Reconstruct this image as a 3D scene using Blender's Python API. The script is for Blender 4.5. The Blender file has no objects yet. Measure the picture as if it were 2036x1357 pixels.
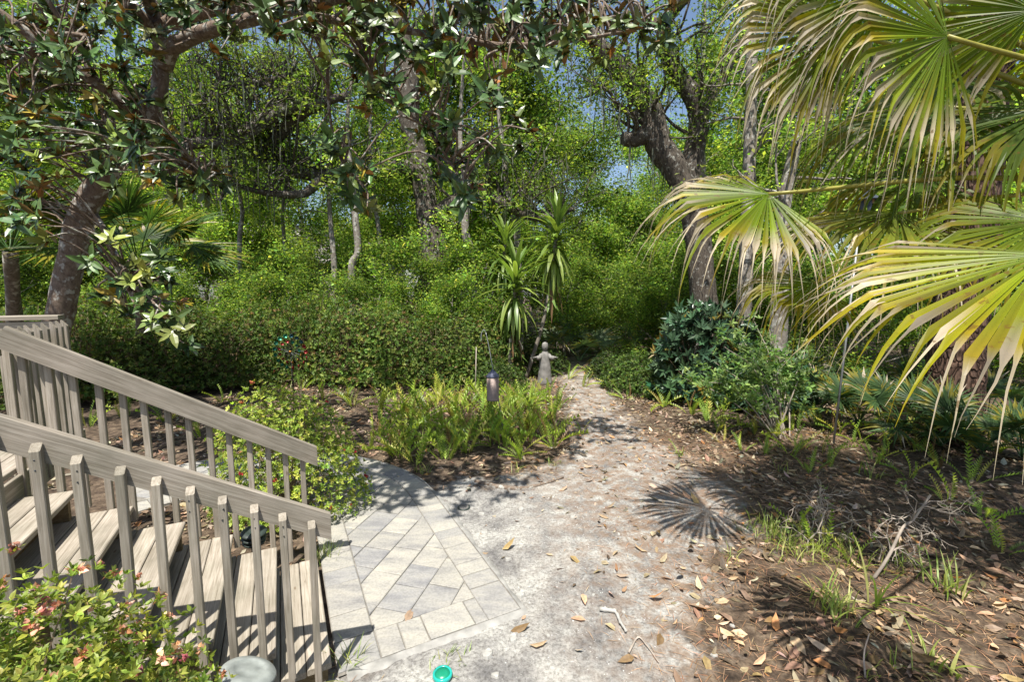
import bpy, math, random
import numpy as np
from mathutils import Matrix, Vector

# ------------------------------------------------------------------ camera, sky, sun, exposure
scene = bpy.context.scene
col = scene.collection
CAM_H = 2.4
PITCH = math.radians(6.6)
cam_data = bpy.data.cameras.new('camera')
cam_data.lens = 16.0
cam_data.sensor_width = 36.0
cam_data.clip_start = 0.05
cam_data.clip_end = 600
cam = bpy.data.objects.new('camera', cam_data)
cam.location = (0, 0, CAM_H)
cam.rotation_euler = (math.radians(90) - PITCH, 0, 0)
col.objects.link(cam)
scene.camera = cam

SUN_EL = math.radians(67)
SHADOW_AZ = math.radians(11)          # shadows fall this far right of straight ahead
world = bpy.data.worlds.new('World')
scene.world = world
world.use_nodes = True
wn = world.node_tree
sky = wn.nodes.new('ShaderNodeTexSky')
sky.sky_type = 'NISHITA'
sky.sun_disc = False
sky.sun_elevation = SUN_EL
sky.sun_rotation = math.radians(180) + SHADOW_AZ
sky.air_density = 1.0
sky.dust_density = 1.4
sky.ozone_density = 1.0
wn.links.new(sky.outputs[0], wn.nodes['Background'].inputs[0])
wn.nodes['Background'].inputs[1].default_value = 0.10
sun_data = bpy.data.lights.new('sun', 'SUN')
sun_data.energy = 5.0
sun_data.angle = math.radians(0.53)
sun_data.color = (1.0, 0.955, 0.88)
sun = bpy.data.objects.new('sun', sun_data)
shadow_dir = Vector((math.sin(SHADOW_AZ) * math.cos(SUN_EL), math.cos(SHADOW_AZ) * math.cos(SUN_EL), -math.sin(SUN_EL)))
sun.rotation_euler = shadow_dir.to_track_quat('-Z', 'Y').to_euler()
sun.location = (-3, -12, 25)
col.objects.link(sun)
scene.view_settings.view_transform = 'Standard'
scene.view_settings.look = 'None'
scene.view_settings.exposure = 0.84
scene.view_settings.gamma = 1.0
scene.cycles.max_bounces = 6
scene.cycles.diffuse_bounces = 4
scene.cycles.glossy_bounces = 2
scene.cycles.transmission_bounces = 4
scene.cycles.transparent_max_bounces = 4
scene.cycles.use_denoising = True

# ------------------------------------------------------------------ picture geometry (the photograph is 2036 x 1357)
F = 2036 * 16 / 36
FW = np.array([0, math.cos(PITCH), -math.sin(PITCH)])
UP = np.array([0, math.sin(PITCH), math.cos(PITCH)])
RT = np.array([1.0, 0, 0])
CAM = np.array([0, 0, CAM_H])


def ray(x, y):
    return FW + RT * ((x - 1018) / F) - UP * ((y - 678.5) / F)


def pix(x, y, d):
    return CAM + ray(x, y) * d


def gnd(x, y, z=-0.03):
    r = ray(x, y)
    return CAM + r * ((z - CAM_H) / r[2])


TH = math.radians(26.9)
UA = np.array([math.cos(TH), math.sin(TH), 0])      # the way the stairs descend
VA = np.array([-math.sin(TH), math.cos(TH), 0])     # along the treads


def uv(u, v, z=0.0):
    return UA * u + VA * v + np.array([0, 0, z])


def visible_size(P):
    d = np.asarray(P) - CAM
    return d @ FW


# ------------------------------------------------------------------ object helpers
WLOC = {}


def tag(o, label=None, cat=None, group=None, kind=None):
    if label: o['label'] = label
    if cat: o['category'] = cat
    if group: o['group'] = group
    if kind: o['kind'] = kind
    return o


def thing(name, loc, label, cat, group=None):
    o = bpy.data.objects.new(name, None)
    o.empty_display_size = 0.1
    o.location = loc
    col.objects.link(o)
    WLOC[o.name] = np.array(loc, float)
    return tag(o, label, cat, group)


def link(name, mesh, parent=None, kind=None, label=None):
    """mesh in world coordinates"""
    o = bpy.data.objects.new(name, mesh)
    col.objects.link(o)
    WLOC[o.name] = np.zeros(3)
    if parent is not None:
        o.parent = parent
        o.location = -WLOC[parent.name]
    if kind: o['kind'] = kind
    if label: o['label'] = label
    return o


def link_m(name, mesh, M, parent=None):
    """shared mesh placed by a 4x4 world matrix (parents are unrotated)"""
    o = bpy.data.objects.new(name, mesh)
    col.objects.link(o)
    M = Matrix(M)
    if parent is not None:
        o.parent = parent
        M = Matrix.Translation(Vector(-WLOC[parent.name])) @ M
    o.matrix_basis = M
    return o


def copy_tree(o, parent=None):
    c = o.copy()
    col.objects.link(c)
    c.parent = parent
    for ch in list(o.children):
        copy_tree(ch, c)
    return c


class MB:
    """collects vertices, faces and vertex colours and builds one mesh"""
    def __init__(s):
        s.v = []; s.f = []; s.c = []; s.n = 0

    def add(s, verts, faces, color=(1, 1, 1)):
        verts = np.asarray(verts, float).reshape(-1, 3)
        faces = np.asarray(faces, int)
        s.v.append(verts)
        s.f.append(faces + s.n)
        c = np.asarray(color, float)
        if c.ndim == 1: c = np.repeat(c[None, :3], len(verts), 0)
        s.c.append(c)
        s.n += len(verts)
        return s

    def mesh(s, name, mat, smooth=False):
        V = np.concatenate(s.v); C = np.concatenate(s.c)
        loops = np.concatenate([f.ravel() for f in s.f])
        sizes = np.concatenate([np.full(len(f), f.shape[1]) for f in s.f])
        me = bpy.data.meshes.new(name)
        me.vertices.add(len(V)); me.vertices.foreach_set('co', V.ravel().astype(np.float32))
        me.loops.add(len(loops)); me.loops.foreach_set('vertex_index', loops.astype(np.int32))
        me.polygons.add(len(sizes))
        st = np.zeros(len(sizes), np.int32); st[1:] = np.cumsum(sizes)[:-1]
        me.polygons.foreach_set('loop_start', st)
        me.polygons.foreach_set('loop_total', sizes.astype(np.int32))
        me.polygons.foreach_set('use_smooth', np.full(len(sizes), bool(smooth)))
        at = me.color_attributes.new('Col', 'FLOAT_COLOR', 'POINT')
        at.data.foreach_set('color', np.concatenate([C, np.ones((len(C), 1))], 1).ravel().astype(np.float32))
        me.materials.append(mat)
        me.update(calc_edges=True)
        me.validate()
        return me


def norm(a):
    a = np.asarray(a, float)
    return a / np.maximum(np.linalg.norm(a, axis=-1, keepdims=True), 1e-9)


def frames(D, N):
    D = norm(D)
    S = norm(np.cross(N, D))
    N = np.cross(D, S)
    return D, S, N


def leaves_rhomb(mb, P, D, N, L, W, C):
    D, S, N = frames(D, N)
    n = len(P)
    L = np.broadcast_to(L, n)[:, None]; W = np.broadcast_to(W, n)[:, None]
    V = np.stack([P, P + D * L * .45 + S * W * .5 + N * W * .12, P + D * L - N * L * .08, P + D * L * .45 - S * W * .5 + N * W * .12], 1)
    Fc = np.arange(n * 4).reshape(n, 4)
    mb.add(V.reshape(-1, 3), Fc, np.repeat(C, 4, 0))


LEAF8 = np.array([[0, 0, 0], [.33, 0, 0], [.7, 0, -.02], [1, 0, -.09],
                  [.33, .5, .1], [.7, .38, .05], [.33, -.5, .1], [.7, -.38, .05]])
LEAF8_F3 = np.array([[0, 1, 4], [0, 6, 1], [2, 3, 5], [2, 7, 3]])
LEAF8_F4 = np.array([[1, 2, 5, 4], [1, 6, 7, 2]])


def leaves_full(mb, P, D, N, L, W, C, under=None, curl=0.0):
    D, S, N = frames(D, N)
    n = len(P)
    L = np.broadcast_to(L, n); W = np.broadcast_to(W, n)
    T = LEAF8
    curlz = -curl * T[:, 0] ** 2
    V = (P[:, None] + D[:, None] * (T[None, :, 0, None] * L[:, None, None]) + S[:, None] * (T[None, :, 1, None] * W[:, None, None])
         + N[:, None] * (T[None, :, 2, None] * W[:, None, None] + curlz[None, :, None] * L[:, None, None]))
    off = np.arange(n)[:, None, None] * 8
    shade = np.repeat(C, 8, 0)
    for sgn in ((0,) if under is None else (0, 1)):
        base = mb.n
        VV = V if sgn == 0 else V - N[:, None] * .002
        cc = shade if sgn == 0 else np.repeat(under, 8, 0)
        mb.add(VV.reshape(-1, 3), (LEAF8_F3[None] + off).reshape(-1, 3), cc)
        mb.f.append((LEAF8_F4[None] + off).reshape(-1, 4) + base)


def catmull(pts, per=5):
    pts = np.asarray(pts, float)
    if len(pts) < 3:
        t = np.linspace(0, 1, per + 1)[:, None]
        return pts[0] * (1 - t) + pts[-1] * t
    P = np.vstack([2 * pts[0] - pts[1], pts, 2 * pts[-1] - pts[-2]])
    out = []
    for i in range(1, len(P) - 2):
        for k in range(per):
            t = k / per
            a, b, c, d = P[i - 1], P[i], P[i + 1], P[i + 2]
            out.append(.5 * ((2 * b) + (c - a) * t + (2 * a - 5 * b + 4 * c - d) * t * t + (3 * b - a - 3 * c + d) * t ** 3))
    out.append(P[-2])
    return np.array(out)


def tube(mb, pts, rad, sides=8, color=(1, 1, 1), bump=0.0, rng=None, cap=True):
    pts = np.asarray(pts, float); n = len(pts)
    rad = np.broadcast_to(np.asarray(rad, float), n)
    T = norm(np.gradient(pts, axis=0))
    ref = np.array([0, 0, 1.0]) if abs(T[0][2]) < .9 else np.array([1.0, 0, 0])
    A = norm(np.cross(T[0], ref)); rings = []
    ang = np.linspace(0, 2 * np.pi, sides, endpoint=False)
    for i in range(n):
        A = norm(A - T[i] * A.dot(T[i])); B = np.cross(T[i], A)
        r = rad[i] * np.ones(sides)
        if bump and rng is not None: r = r * (1 + bump * rng.standard_normal(sides))
        rings.append(pts[i] + np.outer(np.cos(ang) * r, A) + np.outer(np.sin(ang) * r, B))
    V = np.concatenate(rings)
    i = np.arange(n - 1)[:, None] * sides; j = np.arange(sides)[None]; j2 = (j + 1) % sides
    Fq = np.stack([i + j, i + j2, i + sides + j2, i + sides + j], -1).reshape(-1, 4)
    if cap:
        base = mb.n
        mb.add(np.vstack([V, pts[0], pts[-1]]), Fq, color)
        c0, c1 = n * sides, n * sides + 1
        tri = [[c0, (k + 1) % sides, k] for k in range(sides)] + [[c1, (n - 1) * sides + k, (n - 1) * sides + (k + 1) % sides] for k in range(sides)]
        mb.f.append(np.array(tri) + base)
    else:
        mb.add(V, Fq, color)


BOXF = np.array([[0, 3, 2, 1], [4, 5, 6, 7], [0, 1, 5, 4], [1, 2, 6, 5], [2, 3, 7, 6], [3, 0, 4, 7]])


def box(mb, x0, x1, y0, y1, z0, z1, color=(1, 1, 1), bev=0.0):
    if bev <= 0:
        mb.add([[x0, y0, z0], [x1, y0, z0], [x1, y1, z0], [x0, y1, z0], [x0, y0, z1], [x1, y0, z1], [x1, y1, z1], [x0, y1, z1]], BOXF, color)
        return
    b = bev     # rounded long edges: an octagon section run along x
    sec = [(y0 + b, z0), (y1 - b, z0), (y1, z0 + b), (y1, z1 - b), (y1 - b, z1), (y0 + b, z1), (y0, z1 - b), (y0, z0 + b)]
    V = [[x0, p, q] for p, q in sec] + [[x1, p, q] for p, q in sec]
    base = mb.n
    mb.add(V, np.array([[k, k + 8, (k + 1) % 8 + 8, (k + 1) % 8] for k in range(8)]), color)
    mb.f.append(np.array([list(range(8)), list(range(15, 7, -1))]) + base)


def lathe(mb, prof, sides=20, origin=(0, 0, 0), color=(1, 1, 1)):
    prof = np.asarray(prof, float); n = len(prof)
    a = np.linspace(0, 2 * np.pi, sides, endpoint=False)
    V = np.concatenate([np.stack([r * np.cos(a), r * np.sin(a), np.full(sides, z)], 1) for r, z in prof]) + np.array(origin)
    i = np.arange(n - 1)[:, None] * sides; j = np.arange(sides)[None]; j2 = (j + 1) % sides
    mb.add(V, np.stack([i + j, i + j2, i + sides + j2, i + sides + j], -1).reshape(-1, 4), color)


# ------------------------------------------------------------------ materials
def newmat(name):
    m = bpy.data.materials.new(name); m.use_nodes = True
    return m, m.node_tree.nodes, m.node_tree.links, m.node_tree.nodes['Principled BSDF']


def ramp(N, stops):
    r = N.new('ShaderNodeValToRGB')
    el = r.color_ramp.elements
    while len(el) < len(stops): el.new(.5)
    for e, (p, c) in zip(el, stops):
        e.position = p; e.color = (*c, 1)
    return r


def leaf_mat(name, rough=.45, trans=.3, spec=.5, tint=(1.15, 1.25, .6), spots=0.0):
    m, N, L, b = newmat(name)
    at = N.new('ShaderNodeAttribute'); at.attribute_name = 'Col'
    oi = N.new('ShaderNodeObjectInfo')
    hs = N.new('ShaderNodeHueSaturation')
    mp = N.new('ShaderNodeMapRange'); mp.inputs[3].default_value = .68; mp.inputs[4].default_value = 1.3
    L.new(oi.outputs['Random'], mp.inputs[0]); L.new(mp.outputs[0], hs.inputs['Value'])
    no = N.new('ShaderNodeTexNoise'); no.inputs['Scale'].default_value = 3.0
    mx = N.new('ShaderNodeMix'); mx.data_type = 'RGBA'; mx.blend_type = 'MULTIPLY'; mx.inputs[0].default_value = .5
    cr = ramp(N, [(.3, (.6, .6, .6)), (.7, (1.25, 1.25, 1.2))])
    L.new(no.outputs[0], cr.inputs[0]); L.new(at.outputs['Color'], hs.inputs['Color'])
    L.new(hs.outputs[0], mx.inputs[6]); L.new(cr.outputs[0], mx.inputs[7])
    if spots:
        n3 = N.new('ShaderNodeTexNoise'); n3.inputs['Scale'].default_value = 22; n3.inputs['Detail'].default_value = 5
        tc3 = N.new('ShaderNodeTexCoord'); L.new(tc3.outputs['Object'], n3.inputs[0]); L.new(tc3.outputs['Object'], no.inputs[0])
        r3 = ramp(N, [(.62, (0, 0, 0)), (.68, (spots, spots, spots))]); L.new(n3.outputs[0], r3.inputs[0])
        m3 = N.new('ShaderNodeMix'); m3.data_type = 'RGBA'; L.new(r3.outputs[0], m3.inputs[0]); L.new(mx.outputs[2], m3.inputs[6]); m3.inputs[7].default_value = (.16, .085, .02, 1)
        mx = m3
    L.new(mx.outputs[2], b.inputs['Base Color'])
    b.inputs['Roughness'].default_value = rough
    b.inputs['Specular IOR Level'].default_value = spec
    if trans > 0:
        tr = N.new('ShaderNodeBsdfTranslucent')
        tm = N.new('ShaderNodeMix'); tm.data_type = 'RGBA'; tm.blend_type = 'MULTIPLY'; tm.inputs[0].default_value = 1
        tm.inputs[7].default_value = (*[1.5 * t for t in tint], 1)
        L.new(mx.outputs[2], tm.inputs[6]); L.new(tm.outputs[2], tr.inputs[0])
        ms = N.new('ShaderNodeMixShader'); ms.inputs[0].default_value = trans
        L.new(b.outputs[0], ms.inputs[1]); L.new(tr.outputs[0], ms.inputs[2])
        L.new(ms.outputs[0], N['Material Output'].inputs[0])
    return m


def bark_mat(name, c1, c2, scale=6, lichen=0.0, zst=.25, bump=.6, plates=False):
    m, N, L, b = newmat(name)
    tc = N.new('ShaderNodeTexCoord'); mp = N.new('ShaderNodeMapping'); mp.inputs['Scale'].default_value = (1, 1, zst)
    L.new(tc.outputs['Object'], mp.inputs[0])
    n1 = N.new('ShaderNodeTexNoise'); n1.inputs['Scale'].default_value = scale * 3; n1.inputs['Detail'].default_value = 8; n1.inputs['Roughness'].default_value = .7
    L.new(mp.outputs[0], n1.inputs[0])
    cr = ramp(N, [(.32, c1), (.68, c2)]); L.new(n1.outputs[0], cr.inputs[0])
    colr = cr.outputs[0]; h = n1.outputs[0]
    if plates:
        vo = N.new('ShaderNodeTexVoronoi'); vo.feature = 'DISTANCE_TO_EDGE'; vo.inputs['Scale'].default_value = scale * 1.3
        nd = N.new('ShaderNodeTexNoise'); nd.inputs['Scale'].default_value = 5
        add = N.new('ShaderNodeMix'); add.data_type = 'RGBA'; add.blend_type = 'LINEAR_LIGHT'; add.inputs[0].default_value = .3
        L.new(mp.outputs[0], nd.inputs[0]); L.new(mp.outputs[0], add.inputs[6]); L.new(nd.outputs['Color'], add.inputs[7])
        L.new(add.outputs[2], vo.inputs[0])
        pr = ramp(N, [(0.0, (.16, .13, .11)), (.05, (.45, .4, .36)), (.22, (1, 1, 1))]); L.new(vo.outputs[0], pr.inputs[0])
        mm = N.new('ShaderNodeMix'); mm.data_type = 'RGBA'; mm.blend_type = 'MULTIPLY'; mm.inputs[0].default_value = .9
        L.new(colr, mm.inputs[6]); L.new(pr.outputs[0], mm.inputs[7]); colr = mm.outputs[2]
        ma = N.new('ShaderNodeMath'); ma.operation = 'MULTIPLY_ADD'; ma.inputs[1].default_value = .3
        L.new(n1.outputs[0], ma.inputs[0]); L.new(pr.outputs[0], ma.inputs[2]); h = ma.outputs[0]
    if lichen > 0:
        n2 = N.new('ShaderNodeTexNoise'); n2.inputs['Scale'].default_value = scale * 1.1; n2.inputs['Detail'].default_value = 5; n2.inputs['Roughness'].default_value = .65
        L.new(tc.outputs['Object'], n2.inputs[0])
        r2 = ramp(N, [(.58 - .1 * lichen, (0, 0, 0)), (.66 - .1 * lichen, (1, 1, 1))]); L.new(n2.outputs[0], r2.inputs[0])
        mx = N.new('ShaderNodeMix'); mx.data_type = 'RGBA'
        L.new(r2.outputs[0], mx.inputs[0]); L.new(colr, mx.inputs[6]); mx.inputs[7].default_value = (.36, .35, .31, 1)
        colr = mx.outputs[2]
    L.new(colr, b.inputs['Base Color']); b.inputs['Roughness'].default_value = .9
    b.inputs['Specular IOR Level'].default_value = .2
    bp = N.new('ShaderNodeBump'); bp.inputs['Strength'].default_value = bump; bp.inputs['Distance'].default_value = .03
    L.new(h, bp.inputs['Height']); L.new(bp.outputs[0], b.inputs['Normal'])
    return m


def wood_mat(name, c1, c2, c3):
    m, N, L, b = newmat(name)
    tc = N.new('ShaderNodeTexCoord'); oi = N.new('ShaderNodeObjectInfo')
    va = N.new('ShaderNodeVectorMath'); va.operation = 'MULTIPLY_ADD'
    sc = N.new('ShaderNodeVectorMath'); sc.operation = 'SCALE'; sc.inputs[0].default_value = (37, 11, 23)
    L.new(oi.outputs['Random'], sc.inputs['Scale'])
    va.inputs[1].default_value = (1, 1, 1)
    L.new(tc.outputs['Object'], va.inputs[0]); L.new(sc.outputs[0], va.inputs[2])
    mp = N.new('ShaderNodeMapping'); mp.inputs['Scale'].default_value = (1.3, 34, 34); L.new(va.outputs[0], mp.inputs[0])
    n1 = N.new('ShaderNodeTexNoise'); n1.inputs['Scale'].default_value = 2.4; n1.inputs['Detail'].default_value = 7; n1.inputs['Roughness'].default_value = .65
    n1.inputs['Distortion'].default_value = .8
    L.new(mp.outputs[0], n1.inputs[0])
    cr = ramp(N, [(.28, c1), (.5, c2), (.72, c3)]); L.new(n1.outputs[0], cr.inputs[0])
    n2 = N.new('ShaderNodeTexNoise'); n2.inputs['Scale'].default_value = 3.5; n2.inputs['Detail'].default_value = 4; L.new(va.outputs[0], n2.inputs[0])
    r2 = ramp(N, [(.3, (.74, .75, .70)), (.7, (1.12, 1.1, 1.08))]); L.new(n2.outputs[0], r2.inputs[0])
    mx = N.new('ShaderNodeMix'); mx.data_type = 'RGBA'; mx.blend_type = 'MULTIPLY'; mx.inputs[0].default_value = 1
    L.new(cr.outputs[0], mx.inputs[6]); L.new(r2.outputs[0], mx.inputs[7])
    hs = N.new('ShaderNodeHueSaturation'); mr = N.new('ShaderNodeMapRange'); mr.inputs[3].default_value = .84; mr.inputs[4].default_value = 1.12
    L.new(oi.outputs['Random'], mr.inputs[0]); L.new(mr.outputs[0], hs.inputs['Value']); L.new(mx.outputs[2], hs.inputs['Color'])
    vo = N.new('ShaderNodeTexVoronoi'); vo.inputs['Scale'].default_value = 2.6; vo.inputs['Randomness'].default_value = 1   # knots
    mk = N.new('ShaderNodeMapping'); mk.inputs['Scale'].default_value = (1, 3, 3); L.new(va.outputs[0], mk.inputs[0]); L.new(mk.outputs[0], vo.inputs[0])
    rk = ramp(N, [(.03, (.45, .36, .27)), (.075, (1, 1, 1))]); L.new(vo.outputs[0], rk.inputs[0])
    m2 = N.new('ShaderNodeMix'); m2.data_type = 'RGBA'; m2.blend_type = 'MULTIPLY'; m2.inputs[0].default_value = .8
    L.new(hs.outputs[0], m2.inputs[6]); L.new(rk.outputs[0], m2.inputs[7])
    L.new(m2.outputs[2], b.inputs['Base Color'])
    b.inputs['Roughness'].default_value = .82; b.inputs['Specular IOR Level'].default_value = .25
    bp = N.new('ShaderNodeBump'); bp.inputs['Strength'].default_value = .45; bp.inputs['Distance'].default_value = .004
    L.new(n1.outputs[0], bp.inputs['Height']); L.new(bp.outputs[0], b.inputs['Normal'])
    return m


def plain_mat(name, c, rough=.6, metal=0.0, var=.15, scale=12, bump=.1, use_col=False):
    m, N, L, b = newmat(name)
    no = N.new('ShaderNodeTexNoise'); no.inputs['Scale'].default_value = scale; no.inputs['Detail'].default_value = 6
    tc = N.new('ShaderNodeTexCoord'); L.new(tc.outputs['Object'], no.inputs[0])
    cr = ramp(N, [(.3, tuple(x * (1 - var) for x in c)), (.7, tuple(min(1, x * (1 + var)) for x in c))])
    L.new(no.outputs[0], cr.inputs[0])
    out = cr.outputs[0]
    if use_col:
        at = N.new('ShaderNodeAttribute'); at.attribute_name = 'Col'
        mx = N.new('ShaderNodeMix'); mx.data_type = 'RGBA'; mx.blend_type = 'MULTIPLY'; mx.inputs[0].default_value = 1
        L.new(out, mx.inputs[6]); L.new(at.outputs['Color'], mx.inputs[7]); out = mx.outputs[2]
    L.new(out, b.inputs['Base Color'])
    b.inputs['Roughness'].default_value = rough; b.inputs['Metallic'].default_value = metal
    if bump:
        bp = N.new('ShaderNodeBump'); bp.inputs['Strength'].default_value = bump; bp.inputs['Distance'].default_value = .01
        L.new(no.outputs[0], bp.inputs['Height']); L.new(bp.outputs[0], b.inputs['Normal'])
    return m


def ground_mat():
    m, N, L, b = newmat('ground_soil')
    tc = N.new('ShaderNodeTexCoord')
    at = N.new('ShaderNodeAttribute'); at.attribute_name = 'Col'
    sep = N.new('ShaderNodeSeparateColor'); L.new(at.outputs['Color'], sep.inputs[0])

    def noise(s, d=6, r=.6):
        n = N.new('ShaderNodeTexNoise'); n.inputs['Scale'].default_value = s; n.inputs['Detail'].default_value = d; n.inputs['Roughness'].default_value = r
        L.new(tc.outputs['Object'], n.inputs[0]); return n
    nb = noise(2.2, 8, .7); nf = noise(38, 5, .75); nm = noise(9, 6, .65); nbig = noise(.9, 4)
    # sand: pale grey to off-white with dark flecks
    s1 = ramp(N, [(.34, (.16, .155, .15)), (.48, (.285, .275, .255)), (.6, (.41, .40, .365))]); L.new(nb.outputs[0], s1.inputs[0])
    s2 = ramp(N, [(.35, (.48, .47, .46)), (.55, (1.0, 1.0, 1.0)), (.75, (1.25, 1.25, 1.22))]); L.new(nf.outputs[0], s2.inputs[0])
    sm = N.new('ShaderNodeMix'); sm.data_type = 'RGBA'; sm.blend_type = 'MULTIPLY'; sm.inputs[0].default_value = 1
    L.new(s1.outputs[0], sm.inputs[6]); L.new(s2.outputs[0], sm.inputs[7])
    # brown patches of needles on the sand
    bpm = ramp(N, [(.40, (0, 0, 0)), (.6, (.85, .85, .85))]); L.new(nm.outputs[0], bpm.inputs[0])
    sb = N.new('ShaderNodeMix'); sb.data_type = 'RGBA'; L.new(sm.outputs[2], sb.inputs[6]); sb.inputs[7].default_value = (.20, .135, .09, 1)
    mfa = N.new('ShaderNodeMath'); mfa.operation = 'MULTIPLY'; L.new(bpm.outputs[0], mfa.inputs[0]); L.new(sep.outputs[1], mfa.inputs[1])
    L.new(mfa.outputs[0], sb.inputs[0])
    # litter soil
    l1 = ramp(N, [(.3, (.03, .023, .018)), (.5, (.095, .070, .050)), (.7, (.20, .155, .11))]); L.new(nm.outputs[0], l1.inputs[0])
    l2 = ramp(N, [(.3, (.55, .55, .55)), (.7, (1.3, 1.25, 1.2))]); L.new(nf.outputs[0], l2.inputs[0])
    lm = N.new('ShaderNodeMix'); lm.data_type = 'RGBA'; lm.blend_type = 'MULTIPLY'; lm.inputs[0].default_value = 1
    L.new(l1.outputs[0], lm.inputs[6]); L.new(l2.outputs[0], lm.inputs[7])
    # blend with noise
    ad = N.new('ShaderNodeMath'); ad.operation = 'MULTIPLY_ADD'; ad.inputs[1].default_value = 1.7
    L.new(nb.outputs[0], ad.inputs[0])
    sub = N.new('ShaderNodeMath'); sub.operation = 'ADD'; sub.inputs[1].default_value = -.85
    L.new(sep.outputs[0], sub.inputs[0]); L.new(sub.outputs[0], ad.inputs[2])
    fr = ramp(N, [(.3, (0, 0, 0)), (.65, (1, 1, 1))]); L.new(ad.outputs[0], fr.inputs[0])
    mx = N.new('ShaderNodeMix'); mx.data_type = 'RGBA'; L.new(fr.outputs[0], mx.inputs[0]); L.new(lm.outputs[2], mx.inputs[6]); L.new(sb.outputs[2], mx.inputs[7])
    L.new(mx.outputs[2], b.inputs['Base Color']); b.inputs['Roughness'].default_value = .95; b.inputs['Specular IOR Level'].default_value = .15
    h = N.new('ShaderNodeMath'); h.operation = 'ADD'; L.new(nf.outputs[0], h.inputs[0]); L.new(nm.outputs[0], h.inputs[1])
    bp = N.new('ShaderNodeBump'); bp.inputs['Strength'].default_value = .7; bp.inputs['Distance'].default_value = .02
    L.new(h.outputs[0], bp.inputs['Height']); L.new(bp.outputs[0], b.inputs['Normal'])
    return m


def paver_mat():
    m, N, L, b = newmat('paver_stone')
    oi = N.new('ShaderNodeObjectInfo'); tc = N.new('ShaderNodeTexCoord')
    sc = N.new('ShaderNodeVectorMath'); sc.operation = 'SCALE'; sc.inputs[0].default_value = (31, 17, 5); L.new(oi.outputs['Random'], sc.inputs['Scale'])
    va = N.new('ShaderNodeVectorMath'); L.new(tc.outputs['Object'], va.inputs[0]); L.new(sc.outputs[0], va.inputs[1])
    base = ramp(N, [(0, (.245, .24, .23)), (.2, (.31, .295, .26)), (.45, (.345, .33, .29)), (.7, (.28, .268, .238)), (.9, (.255, .25, .24))]); L.new(oi.outputs['Random'], base.inputs[0])
    mp = N.new('ShaderNodeMapping'); mp.inputs['Scale'].default_value = (2, 6, 2); L.new(va.outputs[0], mp.inputs[0])
    n1 = N.new('ShaderNodeTexNoise'); n1.inputs['Scale'].default_value = 1.6; n1.inputs['Detail'].default_value = 7; n1.inputs['Roughness'].default_value = .65; L.new(mp.outputs[0], n1.inputs[0])
    r1 = ramp(N, [(.3, (.68, .69, .74)), (.5, (1, 1, 1)), (.7, (1.2, 1.18, 1.12))]); L.new(n1.outputs[0], r1.inputs[0])
    n2 = N.new('ShaderNodeTexNoise'); n2.inputs['Scale'].default_value = 60; n2.inputs['Detail'].default_value = 3; L.new(va.outputs[0], n2.inputs[0])
    r2 = ramp(N, [(.35, (.86, .86, .86)), (.6, (1.05, 1.05, 1.05))]); L.new(n2.outputs[0], r2.inputs[0])
    a = N.new('ShaderNodeMix'); a.data_type = 'RGBA'; a.blend_type = 'MULTIPLY'; a.inputs[0].default_value = 1
    c = N.new('ShaderNodeMix'); c.data_type = 'RGBA'; c.blend_type = 'MULTIPLY'; c.inputs[0].default_value = 1
    L.new(base.outputs[0], a.inputs[6]); L.new(r1.outputs[0], a.inputs[7]); L.new(a.outputs[2], c.inputs[6]); L.new(r2.outputs[0], c.inputs[7])
    L.new(c.outputs[2], b.inputs['Base Color']); b.inputs['Roughness'].default_value = .85; b.inputs['Specular IOR Level'].default_value = .25
    bp = N.new('ShaderNodeBump'); bp.inputs['Strength'].default_value = .35; bp.inputs['Distance'].default_value = .006
    L.new(n1.outputs[0], bp.inputs['Height']); L.new(bp.outputs[0], b.inputs['Normal'])
    return m


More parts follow.
